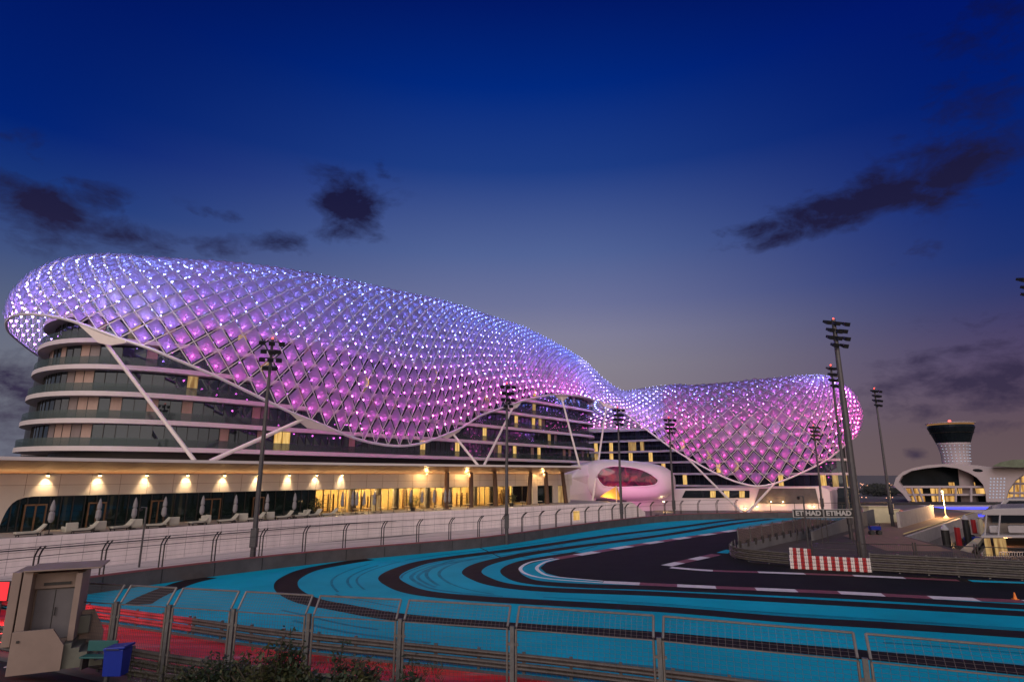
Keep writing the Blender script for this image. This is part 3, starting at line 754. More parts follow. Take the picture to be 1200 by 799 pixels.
def proto_armchair():
    t = thing('terrace_armchair', 'x', 'armchair')
    MB().box((0, 0, .3), (.9, .9, .3)).build('seat', M['cushion'], t, bevel=.06)
    MB().box((0, .42, .62), (.95, .18, .7)).build('backrest', M['cushion'], t, bevel=.06)
    for x in (-.46, .46): MB().box((x, 0, .5), (.14, .85, .28)).build('armrest', M['cushion'], t, bevel=.05)
    return t
def proto_table():
    t = thing('cafe_table', 'x', 'table')
    MB().lathe((0, 0, .71), [(.42, 0), (.44, .02), (.42, .04)], 12).build('tabletop', M['cream'], t)
    MB().tube((0, 0, .03), (0, 0, .71), .04, n=6).build('leg', M['mullion'], t)
    MB().lathe((0, 0, 0), [(.26, 0), (.26, .02), (.05, .05)], 10).build('base', M['mullion'], t)
    return t
def spot(px, f):
    p, s_ = gi(px); return drop(p + s_ * DEPTH * f, TZ - .03), s_
par = proto_parasol(); first = True
PX = [40, 92, 133, 168, 212, 250, 285, 318]
for k, px in enumerate(PX):
    o = par if first else copy_tree(par); first = False
    o.location = spot(px, .72)[0]; o.rotation_euler.z = random.random() * 3
    tag(o, '%s folded grey parasol along the dark pavilion windows, counted from the rounded wall end' % ORD[k], group='folded parasols before the dark windows')
for k, px in enumerate([386, 398, 403, 412, 424, 467, 480, 494, 507, 512]):
    o = copy_tree(par); o.location = spot(px, .5)[0]; o.rotation_euler.z = random.random() * 3
    tag(o, '%s folded parasol before the yellow lit windows, counted from the dark windows' % ORD[k], group='folded parasols before the lit windows')
lg = proto_lounger(); first = True
for k, px in enumerate([14, 74, 116, 157, 205, 238, 268, 300, 322, 338, 358]):
    o = lg if first else copy_tree(lg); first = False
    o.location = spot(px, .85)[0]; s_ = spot(px, .85)[1]; o.rotation_euler.z = math.atan2(s_.y, s_.x) + R(90) + random.uniform(-.2, .2)
    tag(o, '%s pale lounger on the terrace edge, counted from the rounded wall end' % ORD[k], group='loungers along the terrace edge')
ac = proto_armchair(); first = True
for k, px in enumerate([60, 91, 133, 176, 214, 256, 285, 328]):
    o = ac if first else copy_tree(ac); first = False
    o.location = spot(px, .8)[0]; s_ = spot(px, .8)[1]; o.rotation_euler.z = math.atan2(s_.y, s_.x) - R(90) + random.uniform(-.3, .3)
    tag(o, '%s pale cushioned armchair on the terrace, counted from the rounded wall end' % ORD[k], group='armchairs on the terrace')
tb_ = proto_table(); first = True
for k, px in enumerate([380, 395, 410, 425, 440, 456, 474, 490, 506, 526, 552, 590, 610]):
    o = tb_ if first else copy_tree(tb_); first = False
    o.location = spot(px, .75)[0]
    tag(o, '%s small round table before the lit windows, counted from the dark windows' % ORD[k], group='tables before the lit windows')
def leaf_blob(mb, c, r, n, size, seed, flat=1.0):
    rg = random.Random(seed)
    for _ in range(n):
        while True:
            v = Vector((rg.uniform(-1, 1), rg.uniform(-1, 1), rg.uniform(-1, 1)))
            if .25 < v.length < 1: break
        p = Vector(c) + Vector((v.x * r[0], v.y * r[1], v.z * r[2]))
        d = Vector((rg.gauss(0, 1), rg.gauss(0, 1), rg.gauss(0, .7))).normalized(); u = d.orthogonal().normalized()
        s = size * rg.uniform(.6, 1.3)
        mb.add([p - d * s, p + u * s * .35, p + d * s, p - u * s * .35], [(0, 1, 2, 3)])
for k, px in enumerate((352, 468, 583)):
    b, s_ = spot(px, .55)
    t = thing('potted_shrub', ['dark leafy shrub in pot beside the last dark pavilion window', 'dark leafy shrub in pot before the yellow windows', 'dark leafy shrub in pot beside the timber columns'][k], 'potted plant', b, 'potted shrubs on the terrace')
    MB().lathe(b, [(.3, 0), (.42, .55), (.36, .56)], 10).build('pot', M['mullion'], t)
    m_ = MB(); leaf_blob(m_, b + Vector((0, 0, 1.35)), (.9, .9, .85), 260, .16, k); m_.build('foliage', M['leaf2'], t)

# =================================================================== CURVED HOTEL BLOCK
def hotel(name, label, front, thick_dir, z0, fh, nfl, seg_w, litset, curt, over=1.5, tipshift=0, balus=True, slab_t=.58):
    t = thing(name, label, 'hotel', drop(front[len(front) // 2], 0))
    n = len(front); sd = sides(front)
    for k in range(nfl + 1):
        z = z0 + fh * k
        fr = [p + s_ * 0 + Vector((tipshift * k * max(0, 1 - i / (n * .3)), 0, 0)) for i, (p, s_) in enumerate(zip(front, sd))]
        ed = [p + s_ * over for p, s_ in zip(fr, sd)]
        outline = [(p.x, p.y) for p in ed] + [(p.x + thick_dir.x, p.y + thick_dir.y) for p in fr[::-1]]
        MB().prism(outline, z - slab_t, z).build('floor_slab' if k < nfl else 'roof', M['slab'], t)
        if k == nfl: break
        if balus:
            MB().wall([p - s_ * .12 for p, s_ in zip(ed, sd)], z + .004, z + 1.05, .04).build('balustrade', M['balustrade'], t)
        # window bays of this storey
        rs = resample(fr, seg_w / 6); nb = (len(rs) - 1) // 6
        zz1 = z + fh - slab_t - .004
        for b in range(nb):
            pts = rs[b * 6:b * 6 + 7]; bs = sides(pts)
            w = MB(); fm = MB(); wo_ = None
            lits = [j for j in range(6) if (k, b * 6 + j) in litset]
            for j in range(7):
                if j < 6 and j not in lits:
                    a, c = pts[j], pts[j + 1]
                    off = bs[j] * random.gauss(0, .012)
                    w.add([drop(a - off, z + .004), drop(c + off, z + .004), drop(c + off, zz1), drop(a - off, zz1)], [(0, 1, 2, 3)])
                elif w.v:
                    o_ = w.build('window', M['window'], t); wo_ = wo_ or o_; w = MB()
            for j in range(6):
                if (k, b * 6 + j) in curt and j not in lits:
                    a, c = pts[j] - bs[j] * .0 + bs[j] * .035, pts[j + 1] + bs[j] * .035
                    MB().add([drop(a.lerp(c, .04), z + .02), drop(a.lerp(c, .96), z + .02), drop(a.lerp(c, .96), zz1 - .02), drop(a.lerp(c, .04), zz1 - .02)], [(0, 1, 2, 3)]).build('curtained_window', M['curtain'] if (j + k) % 3 else M['curtain_dim'], t)
            if wo_ is None: wo_ = t
            for j in range(7):
                fm.box(drop(pts[j] + bs[j] * .03, (z + zz1) / 2), (.05, .08, zz1 - z), math.atan2(bs[j].y, bs[j].x) + R(90))
            fm.build('frame', M['mullion'], wo_)
            for j in lits:
                a, c = pts[j], pts[j + 1]
                MB().extrude([drop(a, z + .01), drop(c, z + .01), drop(c, zz1 - .01), drop(a, zz1 - .01)], -bs[j] * .04).build('lit_window', M['room'] if random.random() < .7 else M['room2'], t)
    # solid core behind the glass
    core = [(p.x, p.y) for p in [q_ - s_ * 2.2 for q_, s_ in zip(front, sd)]] + [(p.x + thick_dir.x, p.y + thick_dir.y) for p in front[::-1]]
    MB().prism(core, 0, z0 + fh * nfl - .9).build('core', M['mullion'], t)
    return t
FR = catmull([Vector(p) for p in [(-73, 100, 0), (-70.5, 90, 0), (-65.5, 81, 0), (-58, 75.6, 0), (-50, 75.5, 0), (-42, 81, 0), (-33, 92, 0), (-21, 107.5, 0), (-8.8, 123, 0), (4, 139.5, 0), (15, 153.5, 0), (20.5, 162, 0), (21.5, 170, 0)]], 6)
FR = [p for p in FR]
random.seed(3)
lit1 = set()
for k, px in ((0, 333), (0, 490), (0, 533), (0, 583), (0, 600), (0, 630), (2, 212), (2, 216), (0, 320), (0, 326), (3, 566), (2, 620), (3, 620), (2, 630), (1, 640), (4, 620), (1, 563), (5, 90), (5, 100), (5, 77), (4, 140), (4, 145), (3, 300), (4, 270), (3, 480), (4, 500), (3, 420), (2, 600)):
    z = 11.4 + 3.4 * k + 1.3; rs = resample(FR, 1.35)
    j = min(range(len(rs)), key=lambda i: abs(pix(drop(rs[i], z))[0] - px) + (1000 if i < 16 else 0)); lit1.add((k, j))
curt1 = set()
rs = resample(FR, 1.35)
for k in range(5):
    z = 11.4 + 3.4 * k + 1.3
    ok = [i for i in range(16, len(rs)) if 70 + 4 * k < pix(drop(rs[i], z))[0] < 96 + 4 * k]
    for i in ok: curt1.add((k, i))
    for i in range(16, len(rs)):
        if random.random() < .10: curt1.add((k, i))
hotel('hotel_building', 'curved white balconied hotel block with rounded end under the domed shell', FR, Vector((-14, 16, 0)), 11.4, 3.4, 5, 8.1, lit1, curt1, over=1.6, tipshift=.5)

# =================================================================== SECOND HOTEL BLOCK ACROSS THE TRACK
FR2 = catmull([Vector(p) for p in [(14, 205, 0), (26, 199, 0), (38, 191, 0), (50, 181.5, 0), (62, 169.5, 0), (73, 157, 0), (79.5, 149.5, 0), (83, 149.5, 0), (84.5, 154, 0), (84.8, 160, 0)]], 6)
lit2 = set()
for k, px in ((0, 965), (0, 972), (0, 985), (0, 992), (0, 990), (0, 700), (1, 690), (1, 716), (1, 697), (2, 697), (2, 715), (2, 735), (2, 738), (3, 735), (3, 740), (3, 748), (3, 695), (3, 712), (1, 840), (1, 858), (0, 800), (0, 910), (2, 760), (1, 775), (2, 830), (3, 800), (0, 742), (0, 748), (0, 728), (0, 732), (0, 755)):
    z = 5.0 + 3.4 * k + 1.3; rs = resample(FR2, 1.35)
    j = min(range(len(rs)), key=lambda i: abs(pix(drop(rs[i], z))[0] - px)); lit2.add((k, j))
h2 = hotel('hotel_building', 'second white hotel block beneath the pink dome across the track', FR2, Vector((2, 26, 0)), 5.0, 3.4, 5, 8.1, lit2, set(), over=1.3, balus=False)
# white base with a grey shuttered opening and wall lamps
BY = 139
def bp(px, py): return P(px, py, BY)
base_o = [bp(752, 603), bp(770, 573.5), bp(800, 573), bp(962, 570), bp(972, 575), bp(975, 603)]
MB().extrude(base_o, (6, 8, 0)).build('base_wall', M['pod'], h2)
MB().extrude([v + Vector((0, -.25, 0)) for v in (bp(890, 572.5), bp(955, 572.5), bp(959, 590), bp(884, 590))], (0, .2, 0)).build('shutter', M['barrier'], h2)
MB().extrude([v + Vector((0, -.2, 0)) for v in (bp(803, 575), bp(878, 575), bp(878, 583.5), bp(799, 583.5))], (0, .15, 0)).build('ribbon_window', M['window'], h2)
for px in (832, 848, 866): MB().extrude([v + Vector((0, -.3, 0)) for v in (bp(px, 575.5), bp(px + 6, 575.5), bp(px + 6, 583), bp(px, 583))], (0, .1, 0)).build('lit_window', M['room'], h2)
MB().extrude([v + Vector((2, 1.5, 0)) for v in (bp(976, 572), bp(993, 572), bp(993, 598), bp(976, 598))], (0, .3, 0)).build('window', M['window'], h2)
for px, py in ((872, 596), (886, 594), (902, 588.5), (916, 588.5), (952, 594)):
    c = bp(px, py) + Vector((0, -.7, 0))
    h = MB().lathe(c + Vector((0, 0, .1)), [(.1, 0), (.14, .1), (.03, .2)], 8).build('wall_lamp', M['lamp_body'], h2)
    MB().lathe(c, [(.03, 0), (.16, .08), (.16, .1)], 8).build('bulb', emis('wall_lamp_disc', (1, .7, .32), 35), h)
    la = bpy.data.lights.new('wall_lamp_bulb', 'POINT'); la.energy = 150; la.color = (1, .55, .2); la.shadow_soft_size = .15
    lo = bpy.data.objects.new('wall_lamp_bulb', la); COL.objects.link(lo); lo.parent = h; lo.location = c + Vector((0, -.5, .1)) - h2.location

# =================================================================== WHITE POD WITH THE OVAL WINDOW
PY = 138.0
pod = thing('entrance_pod', 'bulging white pod with oval window glowing red inside', 'building', drop(P(735, 600, PY), 0))
cx = P(735, 563.5, PY); a_, b_ = 10.7, 4.45
m_ = MB(); vs = []; NU, NV = 36, 20
for i in range(NV + 1):
    v = math.pi * i / NV
    for j in range(NU):
        u = 2 * math.pi * j / NU
        sg = lambda x, e: math.copysign(abs(x) ** e, x)
        x = sg(math.cos(u), .6) * sg(math.sin(v), .55); y = sg(math.sin(u), .9) * sg(math.sin(v), .55); z = sg(math.cos(v), .75)
        sk = 1.0 + .0 * x
        vs.append(cx + Vector((x * a_, y * 7, z * b_ * (1 - .12 * x) - x * .35)))
fs = [(i * NU + j, i * NU + (j + 1) % NU, (i + 1) * NU + (j + 1) % NU, (i + 1) * NU + j) for i in range(NV) for j in range(NU)]
podm = m_.add(vs, fs).build('shell', M['pod'], pod, smooth=True)
# oval window with a raised rim, bulging glass in front of a red lit room
def oval():
    o_px = [(700, 558.6), (702.5, 553), (707, 549), (719.6, 546.3), (744, 548.3), (758, 553.3), (768.7, 560), (771, 564.5), (765, 569), (744, 570.6), (712.6, 571), (704.5, 567)]
    sm = catmull([P(x, y, PY - 6.5) - cx for x, y in o_px], 4, True)
    return [(v.x, v.z) for v in sm]
ov = oval(); yfront = -7.15
def podfront(x, z):
    # depth of the pod surface at (x, z)
    best = 0
    zz = (z + x / a_ * .35) / (b_ * (1 - .12 * x / a_))
    cv = min(.999, abs(zz)) ** (1 / .75); sv = math.sqrt(max(0, 1 - cv * cv)) ** .55
    xx = min(.999, abs(x) / a_ / max(sv, 1e-3)) ** (1 / .6); su = math.sqrt(max(0, 1 - xx * xx)) ** .9
    return -7 * su * sv
rim = [cx + Vector((x, podfront(x, z) - .06, z)) for x, z in ov]
MB().path(rim + [rim[0]], .16, 6).build('window_rim', M['pod'], pod, smooth=True)
cen = cx + Vector((-.3, podfront(-.3, -.1) - .12, -.1))
w = MB(); rings = [[cen.lerp(r_, f) for r_ in rim] for f in (.999, .75, .5, .25)]
vs = []
ovc = (sum(x for x, z in ov) / len(ov), sum(z for x, z in ov) / len(ov))
for f in (1, .75, .5, .25):
    for x, z in ov:
        x2, z2 = ovc[0] + (x - ovc[0]) * f, ovc[1] + (z - ovc[1]) * f
        vs.append(cx + Vector((x2, podfront(x2, z2) - .05, z2)))
vs.append(cx + Vector((ovc[0], podfront(*ovc) - .05, ovc[1])))
n = len(ov); fs = [(i * n + j, i * n + (j + 1) % n, (i + 1) * n + (j + 1) % n, (i + 1) * n + j) for i in range(3) for j in range(n)] + [(3 * n + j, 3 * n + (j + 1) % n, 4 * n) for j in range(n)]
def redroom():
    m = bpy.data.materials.new('red_lit_room'); m.use_nodes = True; t = m.node_tree; b = t.nodes['Principled BSDF']
    b.inputs['Roughness'].default_value = .08; b.inputs['Base Color'].default_value = (.02, .006, .012, 1)
    g = t.nodes.new('ShaderNodeNewGeometry')
    n1 = t.nodes.new('ShaderNodeTexNoise'); n1.inputs['Scale'].default_value = .42; n1.inputs['Detail'].default_value = 6; n1.inputs['Distortion'].default_value = 1.2; t.links.new(g.outputs['Position'], n1.inputs[0])
    r = t.nodes.new('ShaderNodeValToRGB'); cr = r.color_ramp
    for p_, c_ in ((.36, (.004, .002, .006)), (.5, (.10, .006, .03)), (.62, (.26, .012, .03)), (.74, (.08, .02, .22))):
        e = cr.elements.new(p_); e.color = (*c_, 1)
    cr.elements[0].color = (.004, .002, .006, 1); cr.elements[-1].color = (.25, .05, .4, 1)
    t.links.new(n1.outputs[0], r.inputs[0]); t.links.new(r.outputs[0], b.inputs['Emission Color']); b.inputs['Emission Strength'].default_value = 1.0
    return m
w.add(vs, fs).build('oval_window', redroom(), pod, smooth=True)
MB().box(cx + Vector((2.5, 2, -6.4)), (6, 6, 6)).build('pedestal', M['pod'], pod, bevel=.8)
for dx, py in ((7.0, 583),):
    c = cx + Vector((dx, -4.2, -4.35)); 
    la = bpy.data.lights.new('pod_underlight', 'SPOT'); la.energy = 900; la.color = (1, .62, .24); la.spot_size = R(120); la.spot_blend = .8; la.shadow_soft_size = .15
    h = MB().lathe(c + Vector((0, 0, -.1)), [(.03, 0), (.22, .05), (.22, .1)], 10).build('underlight', emis('underlight_disc', (1, .75, .4), 45), pod)
    lo = bpy.data.objects.new('pod_underlight', la); COL.objects.link(lo); lo.parent = h; lo.location = c + Vector((0, -.3, -.3)) - pod.location
    lo.rotation_euler = (0, 0, 0)
MB().extrude([P(682, 545, 134), P(700, 541.5, 136), P(716, 552, 138), P(706, 575, 138), P(690, 603, 133), P(672, 603, 130), P(662, 582, 128), P(668, 560, 130)], (-2, 6, 0)).build('neck', M['pod'], pod, bevel=.5)
fl_ = P(770, 604.5, 116); h = MB().box(drop(fl_, .35), (.7, .5, .5)).build('floodlight', M['lamp_body'], pod, bevel=.05)  # added housing for a lamp that tints the pod pink
la = bpy.data.lights.new('added_pink_light', 'SPOT'); la.energy = 9500; la.color = (1, .22, .66); la.spot_size = R(70); la.spot_blend = .9; la.shadow_soft_size = .3  # added pink lamp, strengthens the glow of the shell LEDs on the pod
lo = bpy.data.objects.new('added_pink_light', la); COL.objects.link(lo); lo.parent = h; lo.location = drop(fl_, .75) - pod.location
lo.rotation_euler = (P(733, 558, PY) - drop(fl_, .75)).to_track_quat('-Z', 'Y').to_euler()
# ochre sail beside the pod
aw = thing('awning', 'ochre sail awning on the terrace end before the pod', 'awning', drop(P(717, 590, 121), TZ))
MB().extrude([P(703, 582, 121), P(722, 570, 121), P(727, 586, 121), P(712, 583.5, 121)], (.3, .8, 0)).build('sail', M['awning'], aw)
MB().tube(drop(P(722, 570, 121), 0), P(722, 569.5, 121), .07).build('pole', M['strut'], aw)
la = bpy.data.lights.new('awning_lamp', 'POINT'); la.energy = 500; la.color = (1, .55, .2); lo = bpy.data.objects.new('awning_lamp', la); COL.objects.link(lo); lo.parent = aw; lo.location = P(713, 586.5, 120) - aw.location

# =================================================================== THE GRID SHELL
# rim: (column, row, forward distance), spine column/row/distance, spacing of lattice columns, tuck angle, pink share
CT = [  # rim px,py,Y | spine px,py,Y | step | tuck
    (62, 426, 107, 215, 296.5, 104, 2.4, 6), (45, 417, 100, 205, 296.5, 102, 1.7, 6), (30, 406.5, 94, 200, 296.5, 100, 1.6, 6), (12, 391, 86, 198, 296.5, 98, 1.5, 8),
    (7.5, 380, 81, 198, 296.5, 97, 1.5, 10), (12, 373, 77, 199, 296.5, 96, 1.5, 8), (23, 369.3, 74.5, 200, 296.5, 95, 1.5, 6), (40, 369, 73, 201, 296.5, 95, 1.5, 6), (58, 371, 72, 203, 296.5, 94, 1.5, 6),
    (82, 376, 71, 208, 296.5, 94, 1.5, 6), (116, 388, 70, 216, 296.6, 94, 1.5, 6), (145.5, 399, 70, 226, 297, 94, 1.5, 6), (175, 408.6, 70.3, 240, 297.6, 94.5, 1.5, 6),
    (200, 419, 71, 255, 298.5, 95, 1.5, 7), (250, 440, 73.5, 290, 302, 97, 1.5, 8), (300, 464, 77, 325, 307.5, 100, 1.4, 9), (342, 484, 80.5, 358, 314.5, 103, 1.35, 10), (366.6, 493.5, 83, 378, 318.5, 105, 1.3, 11),
    (389, 503, 85.5, 398, 323, 107.5, 1.25, 12), (410, 511.8, 88, 418, 328, 110, 1.2, 13), (433, 518.5, 91.5, 440, 333.5, 113, 1.2, 14), (460, 522.6, 95, 467, 340.3, 117, 1.2, 14), (483, 521.8, 98.5, 489, 345.5, 120, 1.2, 14),
    (505, 516.2, 102, 510, 350.5, 123.5, 1.2, 13), (540, 502, 109, 543, 361, 130, 1.2, 12), (561, 488.5, 113.5, 563, 368.5, 134, 1.2, 10), (578, 482, 117, 580, 374, 137.5, 1.2, 9), (608, 471.7, 124, 608, 383, 143.5, 1.15, 8),
    (629, 466, 129, 629, 392.5, 147, 1.1, 8), (653, 463, 135, 652, 404.5, 150.5, 1.05, 8), (680, 465, 142.5, 678, 420, 154, .95, 8), (695, 468.6, 147, 693, 432, 157, .9, 8), (709, 473.3, 149.5, 707, 445.5, 159, .9, 8),
    (730, 482.8, 150.5, 728, 459.3, 163, .95, 8), (747.6, 496.6, 149.5, 746, 458, 169, 1.05, 9), (765, 509.3, 148, 763, 455.5, 171, 1.2, 10), (782.7, 522.5, 146, 780, 453.8, 171.5, 1.35, 12), (797, 531.7, 144, 795, 452.3, 171, 1.45, 13),
    (814, 541.5, 142, 812, 450.8, 170, 1.55, 15), (835, 553, 139.8, 834, 449.4, 169, 1.65, 16), (860, 564, 137.6, 860, 447.6, 167.5, 1.7, 17), (885, 570, 136, 884, 445, 166, 1.7, 18), (903, 568, 135, 900, 443.4, 165, 1.7, 18),
    (919, 563, 134.5, 913, 442, 164, 1.7, 19), (938, 555, 134.3, 926, 441, 163, 1.7, 20), (955.7, 546.4, 135, 934, 440.5, 162, 1.7, 21), (970, 538.5, 136.3, 939, 440.3, 161.5, 1.6, 22), (984, 527.5, 139, 942, 440.2, 161, 1.5, 23),
    (995, 518, 143, 947, 440.2, 161.5, 1.5, 30), (1003, 512, 149, 948, 440.3, 162.5, 1.5, 32), (1004, 509, 157, 948, 440.5, 164, 1.8, 28), (993, 508, 168, 942, 441, 166, 2.2, 18), (975, 503, 182, 935, 442, 169, 2.6, 12),
    (930, 502, 196, 905, 445, 174, 2.6, 10), (860, 503, 205, 860, 449, 178, 2.6, 8), (790, 503.5, 209, 806, 452.5, 179, 2.4, 8), (720, 503, 207, 762, 457, 177, 2.2, 8), (672, 500, 201, 736, 460.5, 171, 2.0, 8), (650, 488, 190, 722, 457, 166, 1.8, 8),
    (622, 470, 178, 700, 441, 162, 1.8, 8), (575, 452, 170, 660, 410, 158, 2.2, 8), (480, 436, 158, 580, 376, 150, 2.6, 8), (370, 424, 145, 470, 342.5, 133, 2.6, 8), (250, 418, 131, 360, 316.5, 119, 2.6, 8), (140, 420, 119, 270, 301, 109, 2.6, 8), (85, 425, 112, 230, 297.5, 106, 2.6, 8)]
MROW = 20
def crest_fix(x): return 13.5 if x < 235 else max(0, 13.5 * (1 - (x - 235) / 330)) if x < 565 else (2.5 if x > 800 else 0)
rimc = [P(c[0], c[1], c[2]) for c in CT]; spc = [P(c[3], c[4] + crest_fix(c[3]), c[5]) for c in CT]
rim_d = catmull(rimc, 24, True); sp_d = catmull(spc, 24, True)
par_d = []
for i in range(len(CT)):
    a, b = CT[i], CT[(i + 1) % len(CT)]
    for k in range(24):
        t_ = k / 24; par_d.append((a[6] + (b[6] - a[6]) * t_, a[7] + (b[7] - a[7]) * t_))
cum = [0]
ND = len(rim_d)
for i in range(ND):
    cum.append(cum[-1] + (rim_d[(i + 1) % ND] - rim_d[i]).length / par_d[i][0])
NC = int(round(cum[-1])); NC += NC % 2
sect = []; i = 0
for j in range(NC):
    tgt = cum[-1] * j / NC
    while cum[i + 1] < tgt: i += 1
    f = (tgt - cum[i]) / max(1e-9, cum[i + 1] - cum[i]); i2 = (i + 1) % ND
    sect.append((rim_d[i].lerp(rim_d[i2], f), sp_d[i].lerp(sp_d[i2], f), par_d[i][1], (i + f) / 24))
TIP = 4; 
nodes = []; cols = []
EYE = Vector((0, 0, H))
for (B, S, tuck, ci) in sect:
    th0 = R(tuck); hv = S - B; hv.z = 0
    dist = math.hypot(S.x, S.y); m_s = (S.z - H) / dist
    view = Vector((S.x, S.y, 0)).normalized(); a_eff = max(0.0, hv.dot(view))
    dz = S.z - B.z
    bz = math.sqrt(max(dz * dz * .3, dz * dz - (m_s * a_eff) ** 2)) if a_eff > 1 else dz
    row = []
    for k in range(MROW + 1):
        th = -th0 + (R(90) + th0) * k / MROW
        u = (math.cos(th0) - math.cos(th)) / math.cos(th0)
        zz = (math.sin(th) + math.sin(th0)) / (1 + math.sin(th0))
        row.append(Vector((B.x + hv.x * u, B.y + hv.y * u, B.z + bz * zz)))
    nodes.append(row)
def lerp3(a, b, t): return tuple(x + (y - x) * t for x, y in zip(a, b))
def ledcol(ci, k):
    v = k / MROW
    # programmed colours of the LED rows: pink along the rim, violet, then blue towards the crest
    stops = [(0, (1.0, .10, .50)), (.22, (.85, .14, .75)), (.40, (.36, .20, 1.0)), (.60, (.15, .23, 1.0)), (.85, (.22, .31, 1.0)), (1, (.40, .45, 1.0))]
    if ci < 13 or ci > 58: stops = [(0, (.62, .20, .85)), (.22, (.34, .25, 1.0)), (.5, (.18, .26, 1.0)), (1, (.26, .35, 1.0))]
    if 30 < ci < 36: stops = [(0, (.75, .20, .90)), (.4, (.40, .28, 1.0)), (.8, (.42, .44, 1.0)), (1, (.55, .55, 1.0))]
    if ci >= 36 and ci < 54: stops = [(0, (1.0, .07, .36)), (.35, (1.0, .10, .45)), (.56, (.72, .16, .85)), (.72, (.26, .22, 1.0)), (1, (.34, .38, 1.0))]
    for (p, c), (p2, c2) in zip(stops[:-1], stops[1:]):
        if v <= p2: return lerp3(c, c2, (v - p) / (p2 - p))
    return stops[-1][1]
shell = thing('grid_shell', 'huge domed lattice shell of glass panels glowing blue and pink', 'grid shell', drop(nodes[40][0], 0))
lat = MB(); joints = MB()
def npt(j, k): return nodes[j % NC][k]
for j in range(NC):
    for k in range(MROW + 1):
        if (j + k) % 2: continue
        p = npt(j, k)
        rr = .072
        for dk in (-1, 1):
            if 0 <= k + dk <= MROW:
                q_ = npt(j + 1, k + dk)
                lat.tube(p, q_, rr, n=4, cap=False)
        joints.add([p + Vector(v) * .17 for v in ((1, 0, 0), (0, 1, 0), (-1, 0, 0), (0, -1, 0), (0, 0, 1), (0, 0, -1))], [(0, 1, 4), (1, 2, 4), (2, 3, 4), (3, 0, 4), (1, 0, 5), (2, 1, 5), (3, 2, 5), (0, 3, 5)])
lat.build('lattice', M['steel'], shell)
tag(joints.build('lattice_joint', M['steel'], shell), kind='stuff')
lat_nodes = True
rp = [nodes[j % NC][0] for j in range(NC + 1)]
MB().path(rp, .2, 8).build('rim_tube', M['steel'], shell, smooth=True)
# panels and LEDs
cells = []
rg = random.Random(11)
for j in range(NC):
    cen_in = sect[j][1].copy(); cen_in.z = sect[j][0].z
    for k in range(1, MROW):
        if (j + k) % 2 == 0: continue
        l, r_, u, d = npt(j - 1, k), npt(j + 1, k), npt(j, k + 1), npt(j, k - 1)
        c = (l + r_ + u + d) / 4
        nn = (r_ - l).cross(u - d)
        if nn.length < 1e-6: continue
        nn.normalize()
        if nn.dot(c - cen_in) < 0: nn = -nn
        size = min((r_ - l).length, (u - d).length)
        tilt = .12 * size * rg.uniform(.5, 1.1)
        sc = .80
        cs = [c + (x - c) * sc + nn * .16 for x in (l, d, r_, u)]
        cs[3] = cs[3] + nn * tilt * 1.2; cs[1] = cs[1] - nn * tilt * .3
        x0, y0 = pix(cs[0]); x1, y1 = pix(cs[1]); x2, y2 = pix(cs[2]); x3, y3 = pix(cs[3])
        area = abs((x2 - x0) * (y3 - y1) - (x3 - x1) * (y2 - y0)) / 2
        vis = -area if (nn.dot(EYE - c) > 0 and 0 < x0 < 1200) else 0
        kf = max(0, min(1, (k / MROW - .35) / .35))
        lc = c - nn * min(.46 - .34 * kf, .28 * size) - (u - d) * (.10 - .06 * kf)
        bst = 1 + .7 * max(0, 1 - k / MROW / .5)
        cells.append((vis, cs, nn, lc, tuple(x * bst for x in ledcol(sect[j][3], k)), size))
cells.sort(key=lambda c: c[0])
# small outward LEDs at the lattice joints
nl, ncl = MB(), []
for j in range(NC):
    cen_in = sect[j][1].copy(); cen_in.z = sect[j][0].z
    for k in range(1, MROW):
        if (j + k) % 2: continue
        l, r_, u, d = npt(j - 1, k), npt(j + 1, k), npt(j, k + 1), npt(j, k - 1)
        nn = (r_ - l).cross(u - d)
        if nn.length < 1e-6: continue
        nn.normalize()
        p = npt(j, k)
        if nn.dot(p - cen_in) < 0: nn = -nn
        led_mb_s = .018
        if k < 13 or not 15 < sect[j][3] < 57: continue
        lc = p + nn * .42
        nl.add([lc + Vector(v) * led_mb_s for v in ((1, 1, 1), (1, -1, -1), (-1, 1, -1), (-1, -1, 1))], [(0, 1, 2), (0, 3, 1), (0, 2, 3), (1, 3, 2)])
        ncl += [ledcol(sect[j][3], k)] * 4
def panel_mb(mb, cs, nn):
    t_ = nn * .02
    mb.add([c - t_ for c in cs] + [c + t_ for c in cs], [(3, 2, 1, 0), (4, 5, 6, 7), (0, 1, 5, 4), (1, 2, 6, 5), (2, 3, 7, 6), (3, 0, 4, 7)])
def led_mb(mb, cl, lc, col, size):
    s = min(.115, .07 * size)
    mb.add([lc + Vector(v) * s for v in ((1, 1, 1), (1, -1, -1), (-1, 1, -1), (-1, -1, 1))], [(0, 1, 2), (0, 3, 1), (0, 2, 3), (1, 3, 2)])
    cl += [col] * 4
def set_led(ob, cl):
    ca = ob.data.color_attributes.new('led', 'FLOAT_COLOR', 'POINT')
    for d, c in zip(ca.data, cl): d.color = (*c, 1)
o = nl.build('joint_led', M['led'], shell); set_led(o, ncl); tag(o, kind='stuff')
pm, lm, lcl = MB(), MB(), []
for i, (vis, cs, nn, lc, col, size) in enumerate(cells):
    if i < 100:
        a = MB(); panel_mb(a, cs, nn); a.build('glass_panel', M['shellglass'], shell)
        a = MB(); cl = []; led_mb(a, cl, lc, col, size); set_led(a.build('led_lamp', M['led'], shell), cl)
    else:
        panel_mb(pm, cs, nn); led_mb(lm, lcl, lc, col, size)
tag(pm.build('glass_panel', M['shellglass'], shell), kind='stuff')
o = lm.build('led_lamp', M['led'], shell); set_led(o, lcl); tag(o, kind='stuff')
